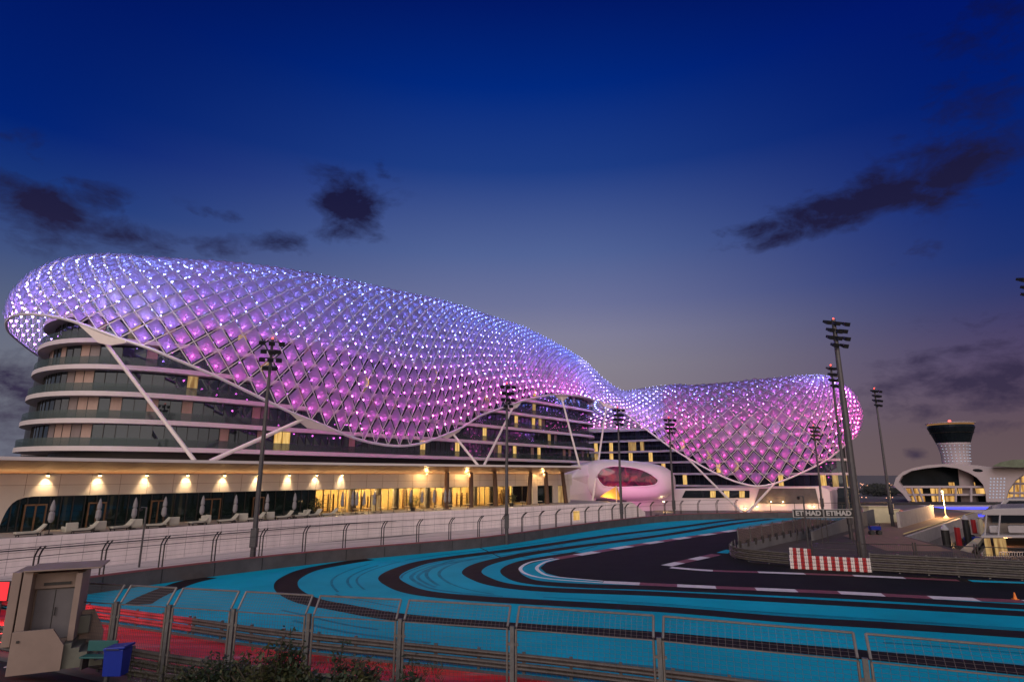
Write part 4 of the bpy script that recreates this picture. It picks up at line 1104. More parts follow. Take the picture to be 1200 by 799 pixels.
# raking struts and their gusset plates
STRUTS = [((122, 400, 70.6), (228, 540, 70), .22), ((357, 491, 82.2), (246, 541, 74), .25), ((531, 509, 107.5), (562, 548, 104), .21), ((602, 476, 122.5), (566, 548, 105), .21),
          ((658, 466, 136.5), (680, 550, 128), .21), ((711, 474, 149.5), (694, 590, 128), .21), ((804, 535.5, 143.3), (872, 603.5, 126), .22), ((907, 567.5, 135), (874, 603.5, 126), .22)]
for a, b, r_ in STRUTS:
    MB().tube(P(*a), P(*b), r_, r_ * 1.1, n=12).build('strut', M['strut'], shell, smooth=False)
def gusset(pts):
    MB().extrude([P(*p) for p in pts], (0, .35, 0)).build('gusset_plate', M['strut'], shell)
gusset([(92, 381, 70.2), (146, 399.5, 69.7), (148, 402, 69.7), (128, 405, 69.9), (115, 402, 70)])
gusset([(339, 484, 80), (394, 505, 85.8), (388, 506.5, 85.6), (360, 502, 83), (350, 494, 81.5)])
gusset([(517, 512, 104.5), (541, 502.5, 109), (538, 506, 108.5), (524, 514.5, 106)])
gusset([(593, 477, 121), (612, 470.5, 125), (606, 478, 123), (598, 481, 122)])
gusset([(650, 463.5, 134.5), (667, 464, 139), (661, 469.5, 137), (655, 469, 136)])
gusset([(703, 471.5, 148.6), (719, 478, 150), (713, 479, 149.5), (708, 477, 149)])

# =================================================================== FLOODLIGHT MASTS
def mast(px_top, py_top, Y, label, spread=1.0, base_z=0.0, rows=4, box=True, px_base=None, r=.2):
    top = P(px_top, py_top, Y); hgt = top.z - base_z
    b = Vector((top.x, Y, base_z))
    if px_base is not None: b.x = P(px_base, 600, Y).x if False else b.x
    t = thing('floodlight_mast', label, 'floodlight mast', b, 'floodlight masts around the track')
    MB().tube(b, b + Vector((0, 0, hgt)), r * 1.25, r * .6, n=10).build('pole', M['mast'], t)
    if box:
        MB().box(b + Vector((.0, -.05, 2.6)), (.55, .5, 1.6)).build('control_box', M['mast'], t, bevel=.04)
    ang = math.atan2(-b.x + 10, -(60 - b.y) if b.y > 60 else 1)
    for ri in range(rows):
        z = hgt - .25 - ri * .78; wid = (1.5 - .22 * ri) * spread * (1 if ri % 2 == 0 else .86)
        dx = Vector((math.cos(ang * .0 + .35), math.sin(.35), 0))
        bar = MB().tube(b + dx * -wid + Vector((0, 0, z)), b + dx * wid + Vector((0, 0, z)), .05, n=5).build('crossbar', M['mast'], t)
        for s in ((-1, 0, 1) if ri % 2 == 0 else (-.85, .1, .9)):
            if ri == rows - 1 and abs(s) < .5: continue
            c = b + dx * wid * s * (.95 + .1 * ((ri * 7 + int(s * 3)) % 3)) + Vector((0, 0, z - .16 - .07 * ((ri + int(s * 2)) % 2))); c = c + Vector((dx.y, -dx.x, 0)) * .25 * (1 if s > 0 else .8)
            Mx = Matrix.Rotation(.35, 3, 'Z') @ Matrix.Rotation(R(24), 3, 'X')
            lb = MB()
            lw_ = min(1, .55 + .45 * spread)
            lb.add([Mx @ (Vector(v) * lw_) + c for v in ((-.33, -.42, -.22), (.33, -.42, -.22), (.33, -.42, .22), (-.33, -.42, .22), (-.17, .34, -.12), (.17, .34, -.12), (.17, .34, .14), (-.17, .34, .14))],
                   [(0, 1, 2, 3), (5, 4, 7, 6), (0, 4, 5, 1), (1, 5, 6, 2), (2, 6, 7, 3), (3, 7, 4, 0)])
            l_ = lb.build('floodlight', M['lamp_body'], t)
    be = MB().lathe(b + Vector((0, 0, hgt)), [(.07, 0), (.08, .12), (.03, .17)], 8).build('beacon', M['red_beacon'], t)
    return t
mast(319.5, 398, 54, 'tall floodlight mast before the dome beside the pavilion lamps', .60)
mast(594, 450, 72.5, 'slim floodlight mast rising before the lit restaurant windows', .52)
mast(723.5, 478, 98, 'slim floodlight mast before the oval pod window', .58)
mast(783.5, 490, 111, 'slim floodlight mast beside the rounded end of the pod', .68)
mast(953, 499, 120, 'slim floodlight mast before the pink dome behind the black banners', .72)
mast(976.5, 375, 59, 'thick tallest floodlight mast standing on the paved island', .86, r=.34)
mast(973.5, 429, 78, 'floodlight mast nearly hidden behind the thickest mast', .52)
mast(1024.5, 456, 97, 'slim floodlight mast on the promenade beside the pink dome', .54)
mast(1206, 327, 58, 'floodlight mast cut off by the picture edge above the yacht', 1.3, base_z=-1.9, r=.26)
def cctv(px, py_top, Y, label, bz=0):
    top = P(px, py_top, Y); b = drop(top, bz)
    t = thing('camera_post', label, 'camera post', b, 'camera posts beside the track')
    MB().tube(b, top, .09, .07, n=8).build('pole', M['mast'], t)
    MB().tube(top, top + Vector((-.5, 0, .05)), .035, n=5).build('arm', M['mast'], t)
    MB().lathe(top + Vector((-.5, 0, -.3)), [(.03, 0), (.14, .08), (.16, .2), (.06, .3)], 10).build('camera_dome', M['lamp_body'], t)
cctv(172, 595, 55, 'thin camera post before the terrace wall near the beige booth')
cctv(941, 582, 62, 'thin camera post on the paved island beside the fence')

# =================================================================== NEAR GUARD RAILS
WPROF = [(0, 0), (.05, .04), (.085, .09), (.05, .14), (.0, .17), (.05, .2), (.085, .25), (.05, .3), (0, .34)]
def guard_rail(name, label, pts, tiers, m, step=2.0, z0=.12, flip=1, gap=.36, cat='guard rail'):
    t = thing(name, label, cat, pts[len(pts) // 2])
    sd = sides(pts)
    for r_ in range(tiers):
        mb = MB(); vs = []
        for p, s_ in zip(pts, sd):
            for o, z in WPROF:
                w = p + s_ * o * flip; vs.append(Vector((w.x, w.y, z0 + r_ * gap + z * .92)))
            w = p; 
        k = len(WPROF)
        mb.add(vs, [(i * k + a, i * k + a + 1, (i + 1) * k + a + 1, (i + 1) * k + a) for i in range(len(pts) - 1) for a in range(k - 1)])
        ob = mb.build('rail', m, t); so = ob.modifiers.new('solid', 'SOLIDIFY'); so.thickness = .02
    for p, s_ in zip(resample(pts, step), sides(resample(pts, step))):
        MB().box(p - s_ * .09 * flip + Vector((0, 0, (z0 + tiers * gap) / 2)), (.1, .12, z0 + tiers * gap), math.atan2(s_.y, s_.x)).build('post', M['post'], t)
    return t
i0 = min(range(len(RAIL)), key=lambda i: abs(RAIL[i].x + 16))
guard_rail('guard_rail', 'guard rail section with painted red light streak between the run off and the lane', RAIL[:i0 + 1], 2, M['armco_light_streak'])
guard_rail('guard_rail', 'plain grey guard rail section edging the blue run off behind the mesh fence', RAIL[i0:], 2, M['armco_dark'])
NEAR = [p - s_ * -5.7 for p, s_ in zip(RAIL, sides(RAIL))]
guard_rail('guard_rail', 'rusty grey four beam guard rail below the near mesh fence', NEAR[8:], 3, M['armco_dark'], flip=1)

# =================================================================== NEAR MESH FENCE PANELS
TOPZ = 3.63; ARM = .66
tops = [(150, 686), (211, 689.2), (284.5, 693.2), (371, 698), (475, 703), (603.5, 710.3), (771.7, 721.7), (1007, 742), (1330, 770), (1800, 812)]
tp = [G(x, y, TOPZ) for x, y in tops]
prev = tp[0] + (tp[0] - tp[1]); tp = [prev] + tp
arms_lbl = ['mesh fence panel directly behind the beige booth', 'mesh fence panel behind the blue bin', 'mesh fence panel between the blue bin and the tallest shrub', 'mesh fence panel behind the tallest shrub',
            'mesh fence panel behind the two low shrubs', 'mesh fence panel just past the last shrub', 'sixth bent mesh fence panel counted from the blue bin', 'seventh bent mesh fence panel counted from the blue bin', 'mesh fence panel cut off by the picture corner', 'mesh fence panel beyond the picture corner']
for i in range(len(tp) - 1):
    a, b = tp[i], tp[i + 1]; d = (b - a).normalized(); s_ = side(a, b)      # s_ points towards the viewer
    a = a + d * .16; b = b - d * .16
    away = -s_
    ba, bb = a - away * .42, b - away * .42                                  # bend line, arm leans out over the track
    bz = TOPZ - .62; z0 = .55
    base = drop((ba + bb) / 2, z0)
    t = thing('fence_panel', arms_lbl[i], 'fence', base, 'bent mesh fence panels along the verge')
    fm = MB()
    A0, A1, A2 = drop(ba, .7), drop(ba, bz), drop(a, TOPZ); B0, B1, B2 = drop(bb, .7), drop(bb, bz), drop(b, TOPZ)
    fm.path([A0, A1, A1.lerp(A2, .1), A2], .042, 8); fm.path([B0, B1, B1.lerp(B2, .1), B2], .042, 8)
    fm.tube(A2, B2, .036, n=8); fm.tube(A1, B1, .024, n=6); fm.tube(A0, B0, .03, n=6)
    fm.build('frame', M['fence'], t)
    wm = MB(); nv = 26
    for k in range(1, nv):
        f = k / nv; wm.tube(A0.lerp(B0, f), A1.lerp(B1, f), .0055, n=3, cap=False); wm.tube(A1.lerp(B1, f), A2.lerp(B2, f), .0055, n=3, cap=False)
    for k in range(1, 19):
        f = k / 19; wm.tube(A0.lerp(A1, f), B0.lerp(B1, f), .0055, n=3, cap=False)
    for k in range(1, 7):
        f = k / 7; wm.tube(A1.lerp(A2, f), B1.lerp(B2, f), .0055, n=3, cap=False)
    wm.build('wire_mesh', M['wire'], t)
    pb = drop(bb + d * .17, 0)
    po = MB().box(pb + Vector((0, 0, 1.55 + .1)), (.14, .12, 2.9), math.atan2(d.y, d.x)).build('post', M['post'], t)
    MB().box(pb + Vector((0, 0, 2.55)), (.42, .05, .09), math.atan2(d.y, d.x)).build('clamp', M['post'], po)
    MB().box(pb + Vector((0, 0, 1.35)), (.42, .05, .09), math.atan2(d.y, d.x)).build('clamp', M['post'], po)

# =================================================================== BEIGE BOOTH WITH STEPS
by = 23.1; gz = 1.0
bt = thing('marshal_booth', 'beige flat roofed booth on raised base with steps', 'booth', drop(P(45, 785, 23.5), gz))
o_ = P(6, 780, by); o_.z = gz
# local frame: x along the front (towards picture centre), y away
ux = Vector((.90, .44, 0)).normalized(); uy = Vector((-.44, .90, 0)).normalized()
O = drop(P(10, 700, by), gz)
def bx(x0, x1, y0, y1, z0, z1, mb=None):
    mb = mb or MB()
    pts = [O + ux * x + uy * y for x, y in ((x0, y0), (x1, y0), (x1, y1), (x0, y1))]
    return mb.prism([(p.x, p.y) for p in pts], gz + z0, gz + z1)
bx(0, .28, 0, 1.9, .9, 3.45).build('corner_pillar', M['booth'], bt, bevel=.015)
bx(.33, .62, .0, 1.9, .9, 3.45).build('wall', M['booth'], bt, bevel=.015)
bx(.62, 2.15, .75, 1.9, .9, 3.3).build('back_wall', M['booth'], bt, bevel=.01)
bx(1.95, 2.15, .1, .747, .9, 3.3).build('side_wall', M['booth'], bt, bevel=.01)
bx(.622, 1.948, .55, .747, 2.75, 3.3).build('header', M['booth'], bt)
bx(.33, 2.75, -.12, 2.0, 3.46, 3.51).build('roof', M['booth'], bt, bevel=.01)
d_ = bx(.70, 1.88, .66, .745, .92, 2.70).build('door', M['booth_door'], bt)
bx(1.27, 1.30, .65, .658, .95, 2.68).build('leaf_gap', M['booth_dark'], d_)
h_ = MB(); h_.tube(O + ux * 1.36 + uy * .60 + Vector((0, 0, 1.75)), O + ux * 1.36 + uy * .60 + Vector((0, 0, 2.05)), .02); h_.build('handle', M['booth_dark'], d_)
bx(.9, 1.75, .5, .56, 2.86, 2.96).build('strip_lamp', M['booth_dark'], bt)
# plinth and balustrade panels either side of the steps
pl = MB(); 
def slab_poly(xz, y0, y1, mb):
    return mb.extrude([O + ux * x + uy * y0 + Vector((0, 0, z)) for x, z in xz], uy * (y1 - y0))
slab_poly([(.36, 0), (1.95, 0), (1.95, .85), (1.55, 1.45), (.36, 1.45)], -.32, -.2, pl); pl.build('front_panel', M['booth'], bt, bevel=.01)
pl = MB(); slab_poly([(2.0, .5), (2.95, .5), (2.95, .95), (2.55, 1.75), (2.0, 1.75)], 1.2, 1.32, pl); pl.build('rear_panel', M['booth'], bt, bevel=.01)
bx(.36, 1.9, -.198, 1.9, .0, .9).build('plinth', M['booth'], bt)
st = MB()
for k in range(5): bx(1.902 + .26 * k, 1.902 + .26 * (k + 1), -.15, 1.19, .0, .86 - .17 * k, st)
st.build('steps', M['unit'], bt)
bx(.52, .60, -.36, -.325, 1.08, 1.16).build('socket', M['booth_dark'], bt)
bx(2.02, 2.5, .9, 1.18, .95, 1.6).build('meter_cabinet', M['unit'], bt, bevel=.03)
bx(1.98, 2.08, .4, .75, .9, 1.7).build('panel_post', M['booth_dark'], bt)
sgp = thing('added_glow_panel', 'added red glowing panel standing in for car lights behind the beige booth', 'added light', drop(P(1, 693, 36.5), 0))  # added panel, glowing red in place of the passing car lights
sc_ = P(1, 693, 36.5); MB().box(sc_ + Vector((0, .1, 0)), (.9, .16, 1.1)).build('housing', M['booth_dark'], sgp, bevel=.03)
MB().box(sc_ + Vector((0, .0, 0)), (.8, .03, 1.0)).build('glow_plate', emis('added_red_glow', (1, .04, .05), 1.3), sgp)
MB().tube(drop(sc_, 0) + Vector((0, .12, 0)), sc_ + Vector((0, .12, -.7)), .08).build('post', M['post'], sgp)
la = bpy.data.lights.new('added_red_light', 'SPOT'); la.energy = 1500; la.color = (1, .06, .06); la.spot_size = R(100); la.spot_blend = 1; la.shadow_soft_size = .5  # added lamp that reddens the lane
lo = bpy.data.objects.new('added_red_light', la); COL.objects.link(lo); lo.parent = sgp; lo.location = Vector((.3, -.3, sc_.z + .3))
lo.rotation_euler = Vector((.86, -.32, -.16)).to_track_quat('-Z', 'Y').to_euler()

# =================================================================== BLUE BIN, TEAL BENCH, SHRUBS
bn = thing('wheelie_bin', 'blue plastic wheeled bin beside the booth steps', 'bin', drop(P(135, 790, 23), gz))
c = bn.location
cr = MB()
w0, w1 = .44, .46
cr.add([c + Vector(v) for v in ((-w0, -.3, .08), (w0, -.3, .08), (w0, .3, .08), (-w0, .3, .08), (-w1, -.38, 1.08), (w1, -.38, 1.08), (w1, .38, 1.08), (-w1, .38, 1.08))], [(3, 2, 1, 0), (4, 5, 6, 7), (0, 1, 5, 4), (1, 2, 6, 5), (2, 3, 7, 6), (3, 0, 4, 7)])
cr.build('body', M['bin'], bn, bevel=.02)
MB().box(c + Vector((.03, 0, 1.13)), (1.02, .86, .09), M=Matrix.Rotation(R(-4), 3, 'Y')).build('lid', M['bin'], bn, bevel=.02)
for x in (-.3, .3): MB().tube(c + Vector((x - .04, .26, .1)), c + Vector((x + .04, .26, .1)), .1, n=10).build('wheel', M['booth_dark'], bn)
MB().tube(c + Vector((-.3, -.46, 1.10)), c + Vector((.3, -.46, 1.10)), .02, n=6).build('handle', M['booth_dark'], bn)
bn.scale = (.74, .74, .88)
be = thing('bench', 'low teal plastic bench between the booth steps and the blue bin', 'bench', drop(P(112, 785, 23.9), gz))
c = be.location
MB().box(c + Vector((0, 0, .42)), (1.1, .4, .06)).build('seat', M['teal'], be, bevel=.01)
MB().box(c + Vector((0, .24, .72)), (1.1, .06, .36)).build('backrest', M['teal'], be, bevel=.01)
for x in (-.45, .45): MB().box(c + Vector((x, 0, .195)), (.08, .36, .39)).build('leg', M['booth_dark'], be)
def shrub(px, py_top, Y, wid, label, seed, stem=False, m='leaf', z0=.9):
    top = P(px, py_top, Y); b = drop(top, z0); hgt = top.z - z0; rg = random.Random(seed)
    t = thing('shrub', label, 'shrub', b, 'shrubs on the verge before the fence')
    st = MB(); lf = MB()
    nb = max(9, int(wid * 26))
    for k in range(nb):
        a = rg.uniform(0, 6.28); rr = wid * math.sqrt(rg.random())
        tip = b + Vector((math.cos(a) * rr, math.sin(a) * rr * .6, hgt * (rg.uniform(.55, 1) if k else 1) * (1 - .35 * (rr / wid) ** 2 if wid else 1)))
        mid = b.lerp(tip, .5) + Vector((rg.gauss(0, .08), rg.gauss(0, .08), .1))
        st.path([b + Vector((rg.gauss(0, .1), rg.gauss(0, .05), 0)), mid, tip], .016, 4)
        for q_ in range(int(34 + 18 * hgt)):
            f = .25 + .75 * rg.random(); p = (mid.lerp(tip, (f - .5) * 2) if f > .5 else b.lerp(mid, f * 2)) + Vector((rg.gauss(0, .1), rg.gauss(0, .1), rg.gauss(0, .07)))
            d = Vector((rg.gauss(0, 1), rg.gauss(0, 1), rg.gauss(-.1, .6))).normalized(); u = d.cross(Vector((rg.gauss(0, .4), rg.gauss(0, .4), 1))).normalized(); s = rg.uniform(.09, .2)
            lf.add([p, p + d * s * .5 + u * s * .28, p + d * s * 1.1, p + d * s * .5 - u * s * .28], [(0, 1, 2, 3)])
    st.build('stem', M['bark'], t); lf.build('foliage', M[m], t)
shrub(341, 724, 19.5, .55, 'tallest dark shrub on the verge, slender with pinnate leaves', 1)
shrub(315, 748, 19.3, 1.5, 'broad low shrub beside the tallest shrub, nearer the blue bin', 2, m='leaf2')
shrub(262, 760, 20, 1.2, 'low thin shrub nearest to the blue bin', 3)
shrub(398, 750, 19, 1.3, 'low dark shrub just past the tallest shrub', 4)
shrub(432, 768, 18.6, .7, 'small olive shrub between the low dark shrub and the palm leaved shrub', 5, m='leaf2')
shrub(485, 758, 18.2, .38, 'small upright shrub before the fence post, last of the row', 6)
shrub(225, 783, 20.2, .9, 'very low creeping shrub at the bin side of the row', 7, m='leaf2')
gr = MB(); rg = random.Random(5)
for _ in range(2200):
    px = rg.uniform(150, 520); p = G(px, rg.uniform(776, 812), 1.0); h = rg.uniform(.05, .2); a = rg.uniform(0, 3.14); w = Vector((math.cos(a), math.sin(a), 0)) * .018
    tip = p + Vector((rg.gauss(0, .1), rg.gauss(0, .1), h)); gr.add([p - w, p + w, tip], [(0, 1, 2)])
tag(gr.build('grass', M['leaf2']), kind='stuff')

# =================================================================== ISLAND: GUARD RAILS, BLOCKS, FENCES, BANNERS
IG = catmull([G(*p) for p in [(861, 646.5), (856.5, 650), (858, 654), (870, 657.3), (890, 660), (925, 663.5)]], 6)
guard_rail('guard_rail', 'curved grey guard rail at the tip of the paved island', IG, 3, M['armco_dark'], flip=1, gap=.36)
IR = catmull([G(*p) for p in [(1022, 671), (1100, 675.5), (1200, 681.2), (1340, 689), (1690, 705)]], 4)
guard_rail('guard_rail', 'straight grey guard rail before the marina railings', IR, 4, M['armco_dark'], flip=1)
def blocks(label, px0, px1, yb0, yb1, nrow, ncol, zb, yoff=0):
    a, b = G(px0, yb0), G(px1, yb1); d = (b - a); n = d.normalized(); s_ = side(a, b)
    t = thing('tyre_barrier', label, 'barrier', (a + b) / 2)
    wd = d.length / ncol
    for i in range(ncol):
        mb = MB()
        c = a + n * wd * (i + .5) - s_ * (.45 + yoff)
        for r_ in range(nrow):
            for k in range(2):
                q_ = c + n * wd * (-.25 + .5 * k)
                mb.lathe(drop(q_, zb + r_ * .29), [(wd * .2, 0), (wd * .27, .05), (wd * .27, .22), (wd * .2, .27)], 10)
        mb.build('tyre_stack', M['tyre_white'] if i % 2 == 0 else M['tyre_red'], t)
    return t
blocks('long red and white chequered tyre barrier before the island guard rail', 927, 1023, 667.5, 672.2, 4, 21, 0)
blocks('short red and white tyre stack at the island end of the long tyre barrier', 924, 950, 662, 664, 4, 6, .25, .6)
LFN = catmull([G(*p) for p in [(863, 649), (905, 638.5), (947, 629), (1007, 612.5)]], 6)
lw = thing('island_wall', 'low concrete wall along the inner side of the track under a fence', 'wall', LFN[6])
MB().wall(LFN, 0, .9, .35, .3).build('wall', M['parapet'], lw)
sl = MB()
for p, s_ in zip(resample(LFN, 2.2), sides(resample(LFN, 2.2))): sl.box(drop(p + s_ * .49, .95), (.5, .06, .7), math.atan2(s_.y, s_.x) + R(90))
sl.build('slot', M['booth_dark'], lw)
fen = hook_fence('debris_fence', 'tall translucent debris fence on the island wall beside the track bend', [p + s_ * .3 for p, s_ in zip(LFN, sides(LFN))], 3.4, .9, 1.7, .2, M['post'], wires=10, double=False)
def mesh_sheet_mat():
    m = mat('fine_fence_netting', (.20, .15, .13), .7, var=.1); t = m.node_tree; b = t.nodes['Principled BSDF']; b.inputs['Alpha'].default_value = .42; return m
M['netting'] = mesh_sheet_mat()
MB().wall([p + s_ * .3 for p, s_ in zip(LFN, sides(LFN))], .92, 2.45, .02).build('netting', M['netting'], fen)
# parapets beyond
pa = thing('parapet', 'grey ramp parapet beside the thickest mast', 'wall', G(950, 632))
pl_ = [G(951, 634), G(1003, 619), G(1048, 607)]
MB().add([drop(pl_[0], 0), drop(pl_[1], 0), drop(pl_[2], 0), drop(pl_[2], 2.6), drop(pl_[1], 2.0), drop(pl_[0], 1.1)] + [drop(v + Vector((.35, .1, 0)), z) for v, z in ((pl_[0], 0), (pl_[1], 0), (pl_[2], 0), (pl_[2], 2.6), (pl_[1], 2.0), (pl_[0], 1.1))],
         [(0, 1, 4, 5), (1, 2, 3, 4), (6, 11, 10, 7), (7, 10, 9, 8), (5, 4, 10, 11), (4, 3, 9, 10), (0, 5, 11, 6), (2, 8, 9, 3)]).build('wall', M['parapet'], pa)
pb_ = thing('parapet', 'pale concrete parapet lit beside the promenade paving', 'wall', G(1060, 620))
a, b = G(1054, 619), G(1094, 607)
MB().wall([a, b], 0, 2.3, .4).build('wall', M['concrete'], pb_)
# black banners with white lettering
def banner(px0, px1, pyb, label, text):
    Yb = 73.0; a, b = P(px0, pyb, Yb), P(px1, pyb, Yb); hgt = (pyb - (pyb - 9)) / F * Yb * .96
    t = thing('banner', label, 'banner', a.lerp(b, .5), 'black sponsor banners')
    MB().box(a.lerp(b, .5) + Vector((0, .1, hgt / 2)), ((b - a).length, .1, hgt)).build('board', M['banner'], t)
    fm = MB()
    for z in (0, hgt): fm.box(a.lerp(b, .5) + Vector((0, .02, z)), ((b - a).length, .06, .06))
    for v in (a, b): fm.box(v + Vector((0, .02, hgt / 2)), (.1, .06, hgt - .1))
    fm.build('border', M['banner_text'], t)
    cu = bpy.data.curves.new('lettering', 'FONT'); cu.body = text; cu.size = hgt * .86; cu.align_x = 'CENTER'; cu.align_y = 'CENTER'; cu.extrude = .015; cu.offset = .035
    tmp = bpy.data.objects.new('lettering', cu); COL.objects.link(tmp)
    bpy.context.view_layer.update()
    me = bpy.data.meshes.new_from_object(tmp.evaluated_get(bpy.context.evaluated_depsgraph_get())); bpy.data.objects.remove(tmp)
    me.materials.clear(); me.materials.append(M['banner_text'])
    wd = max(v.co.x for v in me.vertices) - min(v.co.x for v in me.vertices); sx_ = (b - a).length * .84 / wd
    for v in me.vertices: v.co.x *= sx_
    o = bpy.data.objects.new('lettering', me); COL.objects.link(o); o.parent = t
    o.location = Vector((0, .02, hgt / 2)); o.rotation_euler = (R(90), 0, 0)
    pm_ = MB()
    for v in (a + Vector((.3, .3, 0)), b + Vector((-.3, .3, 0))): pm_.tube(drop(v, 0), v + Vector((0, 0, hgt)), .05)
    pm_.build('support', M['dark_steel'], t)
banner(930, 965.5, 606.5, 'black banner lettered in white, first of two, by the camera post', 'ETIHAD')
banner(966, 1001, 606.5, 'black banner lettered in white, second of two, by the thickest mast', 'ETIHAD')
# marina railings: separate panels
rpts = [G(952, 661.5), G(1010, 664.5), G(1075, 666), G(1148, 669), G(1215, 672.5), G(1290, 676)]
rl_lbl = ['tall wire railing panel behind the chequered tyre barrier', 'tall wire railing panel beside the foot of the thickest mast', 'tall barred railing panel before the mooring piles', 'tall barred railing panel before the gangway', 'tall barred railing panel before the yacht']
for i in range(5):
    a, b = rpts[i], rpts[i + 1]; d = (b - a).normalized()
    t = thing('railing_panel', rl_lbl[i], 'railing', a.lerp(b, .5), 'railing panels along the island')
    fm = MB()
    for z in (.25, 1.95): fm.tube(drop(a + d * .1, z), drop(b - d * .1, z), .035, n=5)
    for v in (a + d * .1, b - d * .1): fm.tube(drop(v, 0), drop(v, 2.15), .06, n=6)
    fm.build('frame', M['dark_steel'], t)
    wm = MB(); nb = int((b - a).length / .16)
    for k in range(1, nb): 
        q_ = a.lerp(b, k / nb); wm.tube(drop(q_, .25), drop(q_, 1.35 if i >= 2 else 1.95), .012 if i >= 2 else .006, n=4, cap=False)
    for z in ((1.35,) if i >= 2 else (.6, 1.0, 1.4)): wm.tube(drop(a + d * .1, z), drop(b - d * .1, z), .02, n=4)
    wm.build('bars', M['dark_steel'], t)
# =================================================================== MARINA THINGS
def pile(px, py_top, py_b, label):
    Y = G(px, py_b, -.2).y + 1.0; top = P(px, py_top, Y)
    b = drop(top, -2.6); t = thing('mooring_pile', label, 'mooring pile', b, 'black mooring piles with white caps')
    MB().tube(b, drop(top, top.z - .7), .42, n=14).build('shaft', M['lamp_body'], t)
    MB().lathe(drop(top, top.z - .7), [(.46, 0), (.46, .12), (.05, .72)], 14).build('cap', M['yacht'], t)
pile(1106, 614, 640, 'black mooring pile with white cone cap nearer the railing')
pile(1130, 603, 627, 'black mooring pile with white cone cap farther from the railing')
pn = thing('pontoon', 'pale floating gangway leading towards the yacht', 'pontoon', drop(P(1135, 628, 72), -1.3))
MB().extrude([drop(P(1108, 641, 67), -1.0), drop(P(1128, 641, 67), -1.0), drop(P(1151, 615, 92), -1.0), drop(P(1143, 615, 92), -1.0)], (0, 0, -.5)).build('deck', M['cream'], pn)
for k, (px, py, Y, m, lab) in enumerate([(1121, 618, 80, 'tyre_red', 'red service pedestal between the two mooring piles'), (1140, 609, 96, 'tyre_red', 'small red service pedestal farthest along the gangway'), (1148, 608, 94, 'cream', 'small cream service pedestal at the gangway end')]):
    tpt = P(px, py, Y); b = drop(tpt, -1.0); t = thing('service_pedestal', lab, 'service pedestal', b, 'service pedestals on the gangway')
    MB().box(b + Vector((0, 0, (tpt.z + 1) / 2)), (.5, .45, tpt.z + 1.0)).build('cabinet', M[m], t, bevel=.05)
    MB().box(drop(tpt, tpt.z + .06), (.6, .55, .1)).build('cap', M['yacht'], t)
for k, (px, py) in enumerate([(1118, 634), (1142, 617)]):
    p = P(px, py, 74 if k == 0 else 90)
    t = thing('jet_ski', ['blue jet ski moored beside the nearer pile', 'blue jet ski moored farther along the gangway'][k], 'jet ski', drop(p, -1.6), 'blue jet skis')
    b = t.location
    MB().extrude([b + Vector(v) for v in ((-1.3, 0, .1), (1.2, 0, .1), (1.5, 0, .55), (.3, 0, .75), (-1.3, 0, .6))], (0, .9, 0)).build('hull', M['bin'], t, bevel=.12)
    MB().box(b + Vector((-.5, .45, .85)), (1.0, .4, .25)).build('seat', M['booth_dark'], t, bevel=.05)
    MB().tube(b + Vector((.4, .1, 1.15)), b + Vector((.4, .8, 1.15)), .04).build('handlebar', M['booth_dark'], t)
# promenade lamp
pl0 = G(1109, 607.5); t = thing('promenade_lamp', 'slim pale lamp post glowing on the lit promenade', 'lamp post', pl0)
MB().tube(pl0, pl0 + Vector((0, 0, 4.6)), .12, .07, n=8).build('pole', M['cream'], t)
MB().lathe(pl0, [(.5, 0), (.35, .25), (.14, .5)], 10).build('base', M['cream'], t)
MB().lathe(pl0 + Vector((0, 0, 4.6)), [(.1, 0), (.22, .1), (.18, .4), (.03, .5)], 10).build('lamp_head', emis('promenade_lamp_glass', (1, .8, .4), 3), t)
la = bpy.data.lights.new('promenade_lamp_bulb', 'POINT'); la.energy = 4200; la.color = (1, .58, .25); la.shadow_soft_size = .3
lo = bpy.data.objects.new('promenade_lamp_bulb', la); COL.objects.link(lo); lo.parent = t; lo.location = (-.6, -.8, 4.0)
ec = thing('edge_light', 'warm lit quay edge strip along the promenade', 'light strip', G(1110, 610)); 
MB().tube(Vector((53, 83.5, .15)), Vector((98.6, 130.6, .15)), .06, n=5).build('strip', emis('quay_edge_glow', (1, .7, .35), .3), ec)
ca = thing('utility_cabinet', 'larger cream cabinet behind the second slim promenade mast', 'cabinet', drop(P(1028, 605, 104), 0), 'cream cabinets')
c = ca.location; MB().box(c + Vector((0, 0, 1.3)), (3.6, 2, 2.6)).build('housing', M['cream'], ca, bevel=.1); MB().box(c + Vector((0, 0, 2.68)), (3.9, 2.3, .15)).build('lid', M['cream'], ca)
ca = thing('utility_cabinet', 'smaller cream cabinet beside the larger one', 'cabinet', drop(P(1041, 605, 106), 0), 'cream cabinets')
c = ca.location; MB().box(c + Vector((0, 0, 1.0)), (2.8, 2, 2.0)).build('housing', M['cream'], ca, bevel=.1); MB().box(c + Vector((0, 0, 2.08)), (3.0, 2.2, .14)).build('lid', M['cream'], ca)
bl = thing('barrow', 'small dark blue trolley beside the thickest mast', 'trolley', G(1026, 627))
c = bl.location; MB().box(c + Vector((0, 0, .9)), (1.3, .8, .5)).build('tray', M['bin'], bl, bevel=.06)
for x in (-.5, .5): MB().tube(c + Vector((x, -.3, .3)), c + Vector((x, .3, .3)), .3, n=12).build('wheel', M['booth_dark'], bl); MB().tube(c + Vector((x, 0, .3)), c + Vector((x * 1.5, 0, 1.5)), .06).build('handle', M['booth_dark'], bl)
cn = thing('traffic_cone', 'small orange cone at the kerb near the picture edge', 'traffic cone', G(1190, 703))
